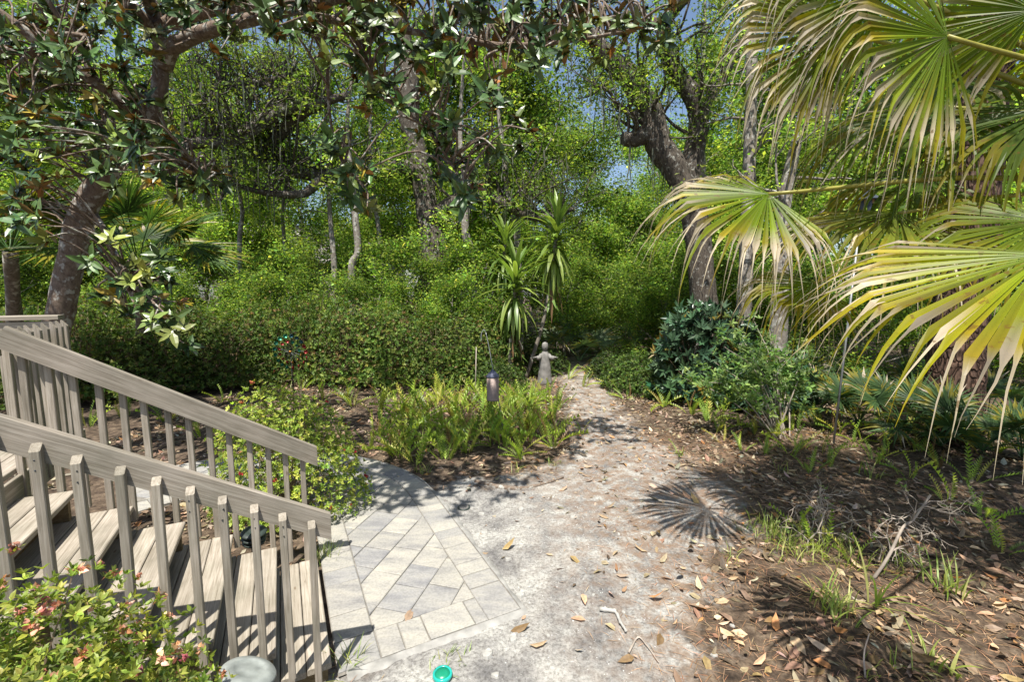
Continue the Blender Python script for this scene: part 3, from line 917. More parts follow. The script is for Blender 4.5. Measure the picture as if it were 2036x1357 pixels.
# ------------------------------------------------------------------ far woodland
def build_woods():
    rng = np.random.default_rng(21)
    oakA = proto_tree('woodland_oak', 31, 15, .32, 36000, BRIGHT, [3, 3, 3, 2], 'far_bark', 'tall bright green woodland tree behind the mossy oaks', 'tree', 'tall woodland trees far behind', 1.0, .15, .085, .25, .40)
    oakB = proto_tree('woodland_oak', 32, 13, .26, 34000, BRIGHT, [3, 1, 4, 2], 'far_bark', 'rounded mid green woodland tree behind the mossy oaks', 'tree', 'rounded woodland trees far behind', 1.0, .145, .085, .22, .44)
    small = proto_tree('understory_tree', 33, 7.5, .10, 17000, BRIGHT, [4, 3, 3, 1], 'pale_bark', 'slender yellow green understory tree beyond the hedge', 'tree', 'slender understory trees', .62, .105, .06, .2, .36)
    bushy = proto_tree('woodland_shrub', 34, 4.2, .07, 15000, BRIGHT, [3, 2, 4, 2], 'pale_bark', 'leafy bright green woodland shrub beyond the hedge', 'shrub', 'leafy woodland shrubs', .5, .088, .052, .05, .5)
    k = [0, 0, 0, 0]

    def put(i, x_px, d, s=1.0, sz=None):
        root = (oakA, oakB, small, bushy)[i]
        X = (x_px - 1018) / F * d
        kind, plural = (('tall bright green woodland tree', 'tall trees'), ('rounded mid green woodland tree', 'rounded trees'), ('slender yellow green understory tree', 'understory trees'), ('bright green woodland shrub', 'woodland shrubs'))[i]
        where = next(w for lim, w in ((110, 'behind the deck corner'), (300, 'behind the magnolia trunk'), (500, 'behind the dark fan palm'), (760, 'around the grey roofed house'), (950, 'around the ivy clad oak'), (1060, 'behind the yuccas'),
                                      (1275, 'beyond the end of the path'), (1430, 'behind the leaning forked oak'), (1600, 'behind the two pale trunks'), (1800, 'behind the lantern feeder'), (9999, 'behind the pine trunk')) if x_px < lim)
        far = 'far ' if d > 29 else ''
        place(root, k[i] == 0, (X, d * .993, -.05), rng.uniform(0, 6.28), s * rng.uniform(.93, 1.07), far + kind + ' ' + where, far + plural + ' ' + where, sz)
        k[i] += 1
    # a far belt closing the view
    for x in range(-150, 2300, 155):
        if 1090 < x < 1340: put(1, x + rng.uniform(-40, 40), rng.uniform(40, 48), .85)
        else: put(rng.integers(0, 2), x + rng.uniform(-40, 40), rng.uniform(32, 44), .95)
    # nearer tall trees, left and centre and right of the gap
    for x, d, i, s in ((-40, 19, 1, 1), (130, 23, 0, 1), (330, 25, 1, 1.0), (480, 27, 0, 1.05), (730, 26, 1, 1.05), (890, 24, 0, 1.0), (1000, 21, 1, .85), (1100, 30, 0, .9), (1345, 33, 1, .95), (1440, 27, 1, .95),
                       (1560, 21, 0, .85), (1700, 18, 1, .9), (1860, 22, 0, 1), (2060, 19, 1, 1)):
        put(i, x, d, s)
    # understory
    for x, d, s in ((40, 14, 1), (210, 15.5, .95), (420, 20, 1.0), (540, 21, .9), (780, 20, 1.0), (900, 19, .95), (985, 19, .9), (1120, 26, .95), (1210, 28, 1.05), (1310, 27, .95),
                    (1400, 24, .95), (1480, 19, .8), (1640, 13, .8), (1800, 13.5, .9), (1960, 13, .95), (2080, 12.5, .9)):
        put(2, x, d, s)
    for x, d, s in ((20, 12.5, .8), (330, 13.8, .8), (470, 14.2, .8), (570, 15, .85), (640, 17, .8), (760, 15, .85), (850, 14.6, .8), (960, 14.6, .85), (1110, 19, 1.05), (1170, 21, 1.2), (1290, 17.5, 1.0),
                    (1345, 15.5, .8), (1240, 23, 1.4), (1330, 21, 1.3), (1125, 15.5, .72), (1200, 16.2, .8), (1265, 15.2, .7), (1320, 13.8, .62), (1400, 13, .8), (1500, 12, .7), (1600, 11, .7), (1720, 10.8, .75), (1850, 11.5, .85), (2000, 10.8, .8), (2090, 10, .8), (60, 16, 1.0), (150, 17.5, 1.0), (-40, 13, .9), (250, 17, .9), (225, 11.3, .58), (410, 12.3, .56), (575, 13, .62), (745, 12.8, .58), (905, 12.8, .6)):
        put(3, x, d, s)


build_woods()


# ------------------------------------------------------------------ the two mossy oaks, the slim trunks and the pine
def strands(rng, mb, P, n, lmin, lmax, colr):
    """hanging moss: thin wavering ribbons below the given points"""
    idx = rng.integers(0, len(P), n)
    for i in idx:
        p = P[i] + rng.normal(0, .10, 3) * [1, 1, .1]
        Ls = rng.uniform(lmin, lmax); k = 5
        x = np.cumsum(rng.normal(0, .018, (k, 2)), 0)
        pts = np.stack([p[0] + x[:, 0], p[1] + x[:, 1], p[2] - np.linspace(0, Ls, k)], 1)
        w = np.linspace(.012, .003, k) * rng.uniform(.8, 2.2)
        a = rng.uniform(0, 3.14); s = np.array([math.cos(a), math.sin(a), 0])
        V = np.concatenate([pts - s * w[:, None], pts + s * w[:, None]])
        f = [[j, j + 1, j + 1 + k, j + k] for j in range(k - 1)]
        mb.add(V, f, np.array(colr) * rng.uniform(.7, 1.25))


def oak_from_limbs(base, label, limbs, n_leaf, spread, seed, moss_n, leafL=.10, leafW=.06, cols=OAK, wts=(3, 3, 2), bark='oak_bark', twig_from=2, twig_len=1.5, nt=4, mossl=(.3, 1.1), fronds=0):
    rng = np.random.default_rng(seed)
    root = thing('live_oak', base, label, 'tree')
    tips = []; mossP = []
    tw = MB()
    for j, (P, R) in enumerate(limbs):
        mb = MB(); Q, r = limb_tube(mb, P, R, 14 if R[0] > .2 else 9, 6, .06, rng)
        link('trunk' if j == 0 else 'limb', mb.mesh('limb', M[bark], True), root)
        for i in range(len(Q) // (4 if j == 0 else 8), len(Q), twig_from):
            for _ in range(nt if i > len(Q) * .3 else max(1, nt // 2)):
                if r[i] > .28: continue
                d = rng.standard_normal(3); d[2] = abs(d[2]) * .8 + .55
                branch_out(rng, Q[i], d, twig_len * rng.uniform(.6, 1.2), max(.012, r[i] * .25), 1, tw, tips, .35, 5, .08, (1, 3))
        mossP += list(Q[len(Q) // 4:] - np.array([0, 0, 1]) * r[len(Q) // 4:, None] * .9)
    link('twigs', tw.mesh('twigs', M[bark], True), root, kind='stuff')
    lb = MB(); cloud(rng, tips, n_leaf, spread, leafL, leafW, cols, wts, lb)
    link('crown', lb.mesh('crown', M['oak_leaf']), root, kind='stuff')
    if moss_n:
        mm = MB(); strands(rng, mm, np.array(mossP + tips[::6]), moss_n, *mossl, (.20, .21, .16))
        link('hanging_moss', mm.mesh('hanging_moss', M['moss']), root, kind='stuff')
    return root


def build_oaks():
    # right oak: one leaning trunk that forks
    d = 11.5
    g = gnd(1410, 762); d = 11.0
    L1 = pxline([(1412, 745, 84), (1402, 620, 68), (1390, 500, 64), (1376, 410, 66), (1345, 340, 66), (1308, 285, 66), (1294, 220, 54), (1246, 150, 54), (1196, 100, 48), (1152, 48, 42), (1135, 0, 38), (1118, -110, 32)], 11.0, 10.2)
    L2 = pxline([(1372, 412, 62), (1374, 330, 56), (1390, 240, 52), (1376, 190, 50), (1340, 142, 42), (1322, 92, 36), (1326, 40, 33), (1372, -15, 28), (1450, -90, 20)], 10.95, 10.6)
    L1 = (L1[0], L1[1] * .82); L2 = (L2[0], L2[1] * .8)
    L3 = pxline([(1296, 262, 40), (1262, 276, 34), (1240, 276, 26)], 10.6, 10.4)
    L4 = pxline([(1392, 225, 26), (1440, 150, 20), (1480, 70, 16), (1540, 0, 12)], 10.9, 11.5)
    L5 = pxline([(1282, 248, 12), (1258, 226, 10), (1228, 212, 8), (1212, 182, 6), (1180, 168, 4)], 10.5, 10.0)
    L6 = pxline([(1150, 55, 34), (1185, -20, 28), (1230, -110, 22)], 10.2, 9.6)
    oak_from_limbs(gnd(1415, 745), 'leaning grey live oak trunk forking beside the sandy path', [L1, L2, L3, L4, L5], 13000, .30, 51, 160, twig_from=3, nt=2, twig_len=1.15, leafL=.068, leafW=.034)
    # centre oak with a long limb reaching over the hedge
    C1 = pxline([(872, 600, 100), (868, 545, 70), (862, 480, 54), (850, 420, 47), (838, 350, 44), (826, 290, 40), (812, 230, 42), (815, 150, 36), (800, 60, 30), (780, -60, 24)], 15.5, 15.0)
    C2 = pxline([(838, 345, 36), (790, 332, 32), (740, 350, 30), (690, 362, 28), (640, 352, 27), (600, 344, 27), (558, 338, 26), (521, 314, 26), (540, 285, 26), (566, 256, 26), (590, 232, 25), (640, 205, 20), (690, 190, 14)], 15.2, 13.5)
    C3 = pxline([(612, 210, 30), (572, 214, 30), (528, 238, 30), (486, 270, 32), (442, 284, 30), (400, 283, 26), (350, 300, 20), (300, 330, 14)], 13.6, 12.0)
    C4 = pxline([(585, 212, 24), (560, 190, 22), (521, 166, 20), (484, 168, 18), (447, 172, 18), (415, 200, 16), (398, 225, 12), (360, 250, 8)], 13.6, 12.5)
    C5 = pxline([(640, 355, 22), (606, 384, 18), (554, 386, 16), (510, 380, 12), (455, 365, 9), (410, 370, 6)], 14.2, 13.2)
    C6 = pxline([(452, 286, 14), (455, 330, 12), (448, 370, 9), (438, 400, 6)], 12.8, 12.8)
    C7 = pxline([(521, 166, 14), (545, 158, 12), (572, 150, 10), (590, 120, 7)], 13.4, 13.4)
    C8 = pxline([(855, 440, 34), (905, 400, 26), (960, 392, 24), (1010, 408, 22), (1050, 428, 20), (1095, 432, 14), (1140, 415, 8)], 15.2, 13.6)
    C9 = pxline([(447, 172, 15), (425, 140, 12), (400, 125, 11), (370, 122, 8)], 12.9, 12.5)
    C2, C3, C4, C5, C6, C7, C9 = [(P_, R_ * 1.0) for P_, R_ in (C2, C3, C4, C5, C6, C7, C9)]
    oak_from_limbs(gnd(872, 612) * [1, 1, 0] + [0, 0, -.05], 'ivy clad live oak with a long twisting limb over the hedge', [C1, C2, C3, C4, C5, C6, C7, C8, C9], 18000, .36, 52, 700, twig_from=2, nt=3, twig_len=1.35, leafL=.082, leafW=.045, cols=[(.16, .23, .04), (.23, .29, .055), (.09, .15, .03)])
    # slim bare trunks in the wood behind the hedge
    rng = np.random.default_rng(55)
    slim = [([(668, 575, 13), (664, 520, 12), (658, 450, 10), (653, 370, 9), (650, 250, 7), (655, 150, 5)], 14.6, 'thin straight trunk in front of the grey roof'),
            ([(705, 590, 17), (699, 545, 16), (712, 500, 14), (706, 430, 14), (700, 350, 12), (690, 260, 9), (700, 150, 6)], 14.0, 'thin kinked trunk with a low elbow beside the grey roof'),
            ([(762, 590, 10), (757, 500, 9), (745, 400, 9), (735, 300, 7), (740, 180, 5)], 15.5, 'very thin dark sapling trunk beside the ivy clad oak'),
            ([(948, 600, 20), (938, 520, 18), (925, 460, 16), (930, 380, 13), (915, 280, 10), (920, 150, 6)], 14.2, 'rough slender trunk between ivy clad oak and yuccas'),
            ([(1036, 600, 15), (1030, 500, 14), (1022, 430, 12), (1008, 380, 11), (1002, 300, 9), (990, 200, 6)], 14.6, 'slender forked trunk standing behind the yuccas'),
            ([(1478, 640, 34), (1484, 520, 30), (1488, 400, 28), (1491, 280, 26), (1494, 160, 24), (1492, 40, 20), (1490, -120, 14)], 9.8, 'straight pale trunk right of the leaning oak'),
            ([(1545, 715, 42), (1550, 620, 38), (1552, 520, 34), (1558, 420, 30), (1575, 320, 26), (1600, 200, 20), (1610, 60, 14)], 8.9, 'mottled pale trunk behind the leafy green shrub'),
            ([(1398, 560, 14), (1396, 440, 13), (1398, 330, 12), (1392, 230, 9)], 13.5, 'thin pale trunk just behind the forked oak'),
            ([(560, 600, 9), (566, 500, 8), (562, 420, 7), (575, 300, 5)], 15.0, 'thin vine draped sapling left of the grey roof'),
            ([(480, 590, 12), (476, 500, 10), (482, 420, 9), (470, 330, 6)], 14.5, 'thin sapling trunk behind the fan palm')]
    for pts, dd, lab in slim:
        if pts[-1][1] > 0: pts = pts + [(pts[-1][0] + 10, 20, max(3, pts[-1][2] * .7)), (pts[-1][0] - 5, -160, 2)]
        P, R = pxline(pts, dd)
        root = thing('slender_tree', (P[0][0], P[0][1], -.05), lab, 'tree')
        P[0][2] = -.1
        mb = MB(); Q, r = limb_tube(mb, P, R, 10, 6, .05, rng)
        link('trunk', mb.mesh('trunk', M['pale_bark'], True), root)
        tips = []; tw = MB()
        for i in range(len(Q) // 3, len(Q), 2):
            dvec = rng.standard_normal(3); dvec[2] = abs(dvec[2]) * .5
            branch_out(rng, Q[i], dvec, 1.1, max(.01, r[i] * .3), 1, tw, tips, .35, 4, .05, (1, 2))
        link('twigs', tw.mesh('twigs', M['pale_bark'], True), root, kind='stuff')
        lb = MB(); cloud(rng, tips, 2600 if dd > 12 else 1500, .4, .10, .055, BRIGHT, [2, 3, 2, 1], lb)
        link('crown', lb.mesh('crown', M['oak_leaf']), root, kind='stuff')
    # pine on the right
    P, R = pxline([(1880, 880, 150), (1893, 800, 130), (1908, 640, 118), (1926, 470, 112), (1942, 320, 110), (1960, 160, 106), (1980, 0, 102), (2010, -220, 96), (2060, -600, 80)], 7.4, 7.4)
    P[0][2] = -.1
    root = thing('pine_tree', (P[0][0], P[0][1], -.05), 'thick reddish plated pine trunk behind the palm fronds', 'tree')
    mb = MB(); limb_tube(mb, P, R, 28, 9, .035, rng)
    link('trunk', mb.mesh('trunk', M['pine_bark'], True), root)


build_oaks()


def overhead_oak():
    # unseen oak, added so boughs above the frame shade the right bank
    rng = np.random.default_rng(58)
    b = np.array([10.5, .6, -.05])
    T = np.array([[10.5, .6, -.1], [10.3, .9, 2.5], [9.6, 1.6, 5.0], [8.3, 2.0, 6.4], [6.6, 2.4, 7.0], [4.8, 2.9, 7.2], [2.8, 3.5, 7.3]])
    L2 = np.array([[9.2, 1.9, 5.6], [8.6, 3.6, 6.9], [8.2, 5.2, 7.6], [7.6, 6.6, 8.4]])
    L3 = np.array([[7.6, 2.2, 6.7], [6.4, 1.3, 6.8], [5.0, .9, 6.9], [3.4, 1.1, 6.9]])
    oak_from_limbs(b, 'unseen spreading live oak added to shade the litter bank', [(T, np.array([.42, .34, .26, .2, .14, .09, .05])), (L2, np.array([.16, .12, .08, .05])), (L3, np.array([.12, .09, .06, .04]))],
                   15000, .42, 59, 0, leafL=.10, leafW=.055, twig_from=3, nt=3, twig_len=1.2)


overhead_oak()


# ------------------------------------------------------------------ hedge and other shrubs
def dome_points(rng, n, rx, ry, rz, thick=.28, lobes=7, zmin=.05):
    """points near the surface of a lumpy dome, with outward normals"""
    d = rng.standard_normal((n * 2, 3)); d[:, 2] = np.abs(d[:, 2]); d = norm(d)[:n]
    lob = norm(rng.standard_normal((lobes, 3)) * [1, 1, .6] + [0, 0, .4])
    amp = rng.uniform(.08, .26, lobes)
    s = 1 - .16 + np.max(np.exp((d @ lob.T - 1) * 7) * amp, axis=1) + rng.normal(0, .03, n)
    s = s * (1 - thick * np.abs(rng.standard_normal(n)) * .6)
    P = d * s[:, None] * np.array([rx, ry, rz])
    P[:, 2] = np.maximum(P[:, 2], zmin * rz + rng.uniform(0, .1, n) * rz)
    return P, norm(d / np.array([rx, ry, rz]))


def whorls(rng, P, A, nl, L, W, cols, wts, mb, full=False, tilt=(.5, 1.1), dv=.22, curl=.12):
    n = len(P)
    A = norm(A + rng.normal(0, .35, (n, 3)) + [0, 0, .45])
    ref = norm(np.cross(A, rng.standard_normal((n, 3)))); ref2 = np.cross(A, ref)
    Pn, Dn, Nn, Cn = [], [], [], []
    base = palette(rng, cols, wts, n, dv)
    for k in range(nl):
        a = 2 * np.pi * k / nl + rng.normal(0, .25, n)
        t = rng.uniform(*tilt, n)
        side = ref * np.cos(a)[:, None] + ref2 * np.sin(a)[:, None]
        D = A * np.cos(t)[:, None] + side * np.sin(t)[:, None]
        Pn.append(P + D * .004); Dn.append(D); Nn.append(A * np.sin(t)[:, None] - side * np.cos(t)[:, None])
        Cn.append(base * np.exp(rng.normal(0, .12, (n, 1))))
    Pn, Dn, Nn, Cn = map(np.concatenate, (Pn, Dn, Nn, Cn))
    s = rng.uniform(.7, 1.25, len(Pn))
    if mb is not None:
        (leaves_full if full else leaves_rhomb)(mb, Pn, Dn, Nn, L * s, W * s, Cn, **({'curl': curl} if full else {}))
    return Pn, Dn, Nn, L * s, W * s, Cn


def stems(rng, mb, base, P, n, r=.006, up=.5, colr=(1, 1, 1)):
    for i in rng.integers(0, len(P), n):
        a = base + rng.normal(0, .08, 3) * [1, 1, 0]
        m = a * .45 + P[i] * .55 + np.array([0, 0, up * .12]) + rng.normal(0, .05, 3)
        tube(mb, catmull([a, m, P[i]], 4), np.linspace(r * 1.6, r * .5, 9), 4, colr, cap=False)


def shrub_proto(name, seed, rx, ry, rz, nwh, nl, L, W, cols, wts, label, cat, group, mat='hedge_leaf', thick=.3, nst=70, stem_r=.008, lobes=7):
    rng = np.random.default_rng(seed)
    root = thing(name, (0, 0, 0), label, cat, group)
    P, A = dome_points(rng, nwh, rx, ry, rz, thick, lobes)
    lb = MB(); whorls(rng, P, A, nl, L, W, cols, wts, lb)
    link('foliage', lb.mesh('foliage', M[mat]), root, kind='stuff')
    sb = MB(); stems(rng, sb, np.zeros(3), P, nst, stem_r)
    link('stems', sb.mesh('stems', M['twig']), root, kind='stuff')
    return root




def build_hedge_safe():
    rng = np.random.default_rng(61)
    HC = [(.07, .12, .026), (.11, .165, .034), (.17, .21, .045), (.15, .11, .045)]
    lab = 'dense dark green hedge shrub behind the fern bed'
    hA = shrub_proto('hedge_shrub', 62, 1.25, 1.0, 2.1, 3000, 5, .065, .03, HC, [3, 3, 2, .8], lab, 'shrub', 'hedge shrubs in a row', thick=.55, nst=220, lobes=22)
    hB = shrub_proto('hedge_shrub', 63, 1.1, 1.0, 2.0, 2700, 5, .06, .03, HC, [3, 2, 2, 1.2], lab, 'shrub', 'hedge shrubs in a row', thick=.55, nst=220, lobes=22)
    k = [0, 0]
    for j, (x, d, s) in enumerate(((60, 9.6, .95), (170, 9.8, .95), (265, 10.2, 1), (360, 10.8, 1), (450, 11.2, 1.02), (530, 11.9, 1.0), (620, 11.8, 1.0), (705, 11.6, 1.0), (790, 11.7, 1.02), (865, 11.5, .98), (930, 11.9, .95), (985, 12.4, .92))):
        i = j % 2; r = (hA, hB)[i]; lab0 = 'dense dark green hedge shrub'; wh = ' behind the deck and magnolia' if x < 300 else (' around the wind spinner' if x < 660 else ' behind the fern bed')
        place(r, k[i] == 0, ((x - 1018) / F * d, d * .99, -.05), rng.uniform(0, 6.28), s * rng.uniform(.9, 1.12), lab0 + wh, 'hedge shrubs' + wh, s * rng.uniform(.92, 1.3)); k[i] += 1
    DG = [(.035, .075, .035), (.05, .10, .05), (.16, .12, .02)]
    rh = shrub_proto('broadleaf_shrub', 64, 1.15, .9, 1.95, 620, 8, .17, .055, DG, [4, 3, .6], 'dark glossy broad leaved shrub at the foot of the leaning oak', 'shrub', None, 'magnolia_leaf', .35)
    rh.location = gnd(1400, 795) * [1, 1, 0] + [0, 0, -.05]; rh.scale = (1.15, 1.1, 1.25)
    rh = shrub_proto('broadleaf_shrub', 65, .95, .8, 1.5, 420, 8, .16, .055, DG, [4, 3, .3], 'dark glossy broad leaved shrub beside the pale mottled trunk', 'shrub', None, 'magnolia_leaf', .35)
    rh.location = gnd(1520, 812) * [1, 1, 0] + [0, 0, -.05]
    low = shrub_proto('low_shrub', 66, .95, .8, .95, 1800, 5, .055, .026, [(.06, .10, .022), (.10, .15, .03), (.035, .06, .015)], [3, 2, 2], 'low small leaved shrub along the edge of the sandy path', 'shrub', 'low shrubs along the path edge')
    for j, (x, y, s) in enumerate(((1255, 770, 1.0), (1320, 785, 1.0), (1225, 752, .9), (1075, 742, 1.0), (990, 775, .85))):
        place(low, j == 0, gnd(x, y) * [1, 1, 0] + [0, 0, -.05], rng.uniform(0, 6), s)


build_hedge_safe()


# ------------------------------------------------------------------ magnolia on the left, its boughs reaching across the top
MAG_UP = [(.06, .115, .030), (.095, .155, .036), (.17, .22, .04), (.36, .29, .03)]
MAG_W = [4, 3, 1.6, .35]
MAG_UNDER = [(.30, .15, .05), (.20, .12, .045), (.20, .19, .065), (.36, .18, .04)]


def leaf_variants(name, n, seed, up, upw, mat, W=.38, under=None, uw=None, curl=.1):
    rng = np.random.default_rng(seed); out = []
    for k in range(n):
        mb = MB()
        leaves_full(mb, np.zeros((1, 3)), np.array([[1., 0, 0]]), np.array([[0, 0, 1.]]), 1.0, W * rng.uniform(.85, 1.15),
                    palette(rng, up, upw, 1), palette(rng, under, uw, 1) if under else None, curl * rng.uniform(.3, 2.2))
        if under:      # the second sheet must keep its 2 mm on a leaf scaled to about 15 cm
            me = mb.mesh(name, M[mat]); V = np.zeros(len(me.vertices) * 3); me.vertices.foreach_get('co', V); V = V.reshape(-1, 3)
            V[8:, 2] -= .008; me.vertices.foreach_set('co', V.ravel()); me.update(); out.append(me)
        else: out.append(mb.mesh(name, M[mat]))
    return out


def leaf_objects(name, variants, parent, P, D, N, L, rng):
    D, S, N = frames(D, N)
    for p, d, s, n, l in zip(P, D, S, N, L):
        me = variants[rng.integers(len(variants))]
        link_m(name, me, Matrix(((d[0] * l, s[0] * l, n[0] * l, p[0]), (d[1] * l, s[1] * l, n[1] * l, p[1]), (d[2] * l, s[2] * l, n[2] * l, p[2]), (0, 0, 0, 1))), parent)


def in_view(P, margin=30):
    d = P - CAM; z = d @ FW
    x = 1018 + F * (d @ RT) / z; y = 678.5 - F * (d @ UP) / z
    return (z > .2) & (x > -margin) & (x < 2036 + margin) & (y > -margin) & (y < 1357 + margin), z


def build_magnolia():
    rng = np.random.default_rng(71)
    T, TR = pxline([(98, 735, 84), (105, 690, 76), (125, 600, 78), (140, 520, 74), (166, 420, 74), (236, 312, 66), (298, 242, 54), (318, 170, 44), (318, 80, 40), (302, 20, 36), (280, -80, 28)], 6.2, 5.6)
    base = np.array([T[0][0], T[0][1], -.05]); T = np.vstack([[T[0][0] - .1, T[0][1], -.1], T]); TR = np.hstack([TR[0] * 1.25, TR]) * .8
    root = thing('magnolia_tree', base, 'magnolia with lichen spotted trunk leaning beside the deck and glossy leaves', 'tree')
    limbs = [(T, TR),
             pxline([(326, 130, 44), (345, 92, 38), (400, 66, 34), (460, 48, 30), (545, 28, 26), (640, 4, 22), (760, -20, 18), (900, -15, 14)], 5.75, 4.6),
             pxline([(312, 60, 34), (350, 40, 32), (450, 14, 28), (560, 12, 22), (640, 36, 17), (700, 52, 14), (722, 110, 11), (735, 150, 7)], 5.7, 4.8),
             pxline([(214, 245, 16), (190, 180, 15), (158, 90, 15), (120, 40, 14), (85, -20, 12)], 5.9, 5.2),
             pxline([(60, 110, 22), (20, 100, 26), (-40, 120, 30)], 5.4, 5.6), pxline([(170, 70, 12), (110, 70, 14), (60, 110, 18)], 5.3, 5.4),
             pxline([(180, 415, 20), (215, 470, 12), (240, 530, 9), (262, 590, 7)], 6.1, 5.0),
             pxline([(235, 320, 26), (300, 310, 16), (370, 335, 11), (420, 365, 7)], 6.0, 5.1),
             pxline([(700, 52, 12), (800, 60, 14), (900, 75, 13), (1000, 90, 12), (1100, 85, 9), (1200, 70, 7), (1300, 50, 5)], 4.9, 5.0),
             pxline([(722, 100, 9), (745, 170, 8), (790, 210, 7), (850, 260, 6), (900, 330, 5), (930, 380, 4)], 4.8, 4.9),
             pxline([(640, 10, 10), (650, 120, 8), (655, 220, 6), (670, 300, 5), (700, 350, 4)], 4.9, 5.3),
             (np.array([pix(300, 20, 5.6), [-3.2, 4.2, 5.6], [-2.2, 3.4, 5.45], [-1.2, 3.2, 5.35], [-.4, 3.3, 5.2]]), np.array([.07, .06, .045, .03, .015])),  # unseen limb added to carry the leaf clusters that shade the pavers
             (np.array([pix(318, 80, 5.75), [-4.6, 5.2, 6.2], [-4.4, 6.4, 7.0], [-3.6, 7.4, 7.4]]), np.array([.08, .06, .045, .02])),
             (np.array([pix(298, 242, 5.9), [-5.6, 5.2, 5.4], [-6.4, 4.4, 5.9], [-7.0, 3.8, 6.2]]), np.array([.08, .06, .04, .02]))]
    allQ = []
    for j, (P, R) in enumerate(limbs):
        mb = MB(); Q, r = limb_tube(mb, P, R, 16 if j == 0 else 8, 6, .035, rng)
        link('trunk' if j == 0 else 'limb', mb.mesh('limb', M['magnolia_bark'], True), root)
        allQ.append(Q)
    Qa = np.concatenate(allQ)
    spots = [(770, 88), (702, 130), (742, 165), (792, 185), (832, 135), (880, 42), (893, 132), (930, 62), (962, 112), (992, 80), (842, 62), (762, 42), (704, 42), (640, 292), (702, 342), (662, 275),
             (862, 252), (872, 285), (902, 372), (912, 338), (962, 272), (1022, 222), (1026, 292), (1102, 88), (1152, 62), (1182, 98), (1252, 32), (1336, 48), (905, 115), (812, 95), (720, 185), (770, 150),
             (1060, 110), (1020, 140), (960, 180), (855, 205), (935, 375), (690, 345), (730, 400), (890, 300), (640, 45), (600, 60), (560, 60), (1040, 60), (1090, 40), (1210, 55), (1290, 65),
             (150, 242), (192, 292), (232, 262), (272, 312), (132, 302), (292, 242), (332, 252), (382, 352), (402, 372), (362, 362), (42, 402), (62, 442), (22, 382), (242, 542), (252, 602), (332, 632), (342, 582),
             (302, 542), (202, 502), (230, 580), (60, 350), (110, 330), (250, 350), (330, 330), (300, 285), (130, 190), (190, 105), (100, 140), (40, 200), (80, 250), (170, 40), (240, 40), (290, 90), (380, 20), (440, 60), (230, 140),
             (120, 90), (60, 40), (20, 140), (200, 20), (340, 10), (60, 300), (20, 300), (420, 350), (280, 580), (345, 655), (190, 330), (140, 130), (210, 200), (260, 210), (30, 60), (90, 20), (150, 150), (30, 250)]
    cen = []; dep = []
    for x, y in spots:
        d = rng.uniform(4.3, 5.3) if x > 500 else rng.uniform(4.4, 5.8)
        for _ in range(4 if x < 500 else 3):
            cen.append(pix(x + rng.normal(0, 20), y + rng.normal(0, 18), d * rng.uniform(.92, 1.08))); dep.append(d)
    nspot = len(cen)
    # the rest of the crown, above and behind the frame
    for _ in range(420):
        x = rng.uniform(-350, 1150); y = rng.uniform(-420, 140) if rng.random() < .75 else rng.uniform(0, 300) * (x < 330)
        if x > 400 and y > 60: y -= 200
        cen.append(pix(x, y, rng.uniform(3.9, 7.0)))
    for _ in range(150): cen.append(np.array([-2.0, 3.35, 5.35]) + rng.normal(0, 1, 3) * [.8, .5, .3])     # unseen magnolia bough, added to shade the pavers
    cen = np.array(cen)
    tw = MB()
    A = []
    for ci, c in enumerate(cen):
        q = Qa[np.argmin(np.linalg.norm(Qa - c, axis=1) + rng.uniform(0, .6, len(Qa)))]
        dq = np.linalg.norm(c - q)
        if ci >= nspot and dq > .8: c = q + (c - q) / dq * rng.uniform(.25, .8); cen[ci] = c
        m = (q + c) / 2 + rng.normal(0, .08, 3) + np.array([0, 0, .12])
        tube(tw, catmull([q, m, c], 4), np.linspace(.016, .006, 9), 5, cap=False)
        A.append(norm(c - m) * .45 + np.array([0, -.65, .1 + rng.uniform(0, .35)]))
    link('twigs', tw.mesh('twigs', M['magnolia_bark'], True), root, kind='stuff')
    P, D, N, L, W, C = whorls(rng, cen, np.array(A), 11, .158, .058, MAG_UP, MAG_W, None, tilt=(.3, 1.7))
    D = norm(D + rng.normal(0, .25, D.shape)); P = P - D * rng.uniform(0, .05, (len(D), 1)) + rng.normal(0, .02, P.shape)
    D[:, 2] -= .28; D = norm(D)
    vis, z = in_view(P)
    order = np.argsort(np.where(vis, z, 99))
    near = order[:300]; rest = order[300:]
    var = leaf_variants('leaf', 10, 72, MAG_UP, MAG_W, 'magnolia_leaf', .38, MAG_UNDER, [3, 2, 2, 2])
    leaf_objects('leaf', var, root, P[near], D[near], N[near], L[near], rng)
    lb = MB(); leaves_full(lb, P[rest], D[rest], N[rest], L[rest], W[rest], C[rest], palette(rng, MAG_UNDER, [3, 2, 2, 2], len(rest)), .08)
    link('crown', lb.mesh('crown', M['magnolia_leaf']), root, kind='stuff')


build_magnolia()


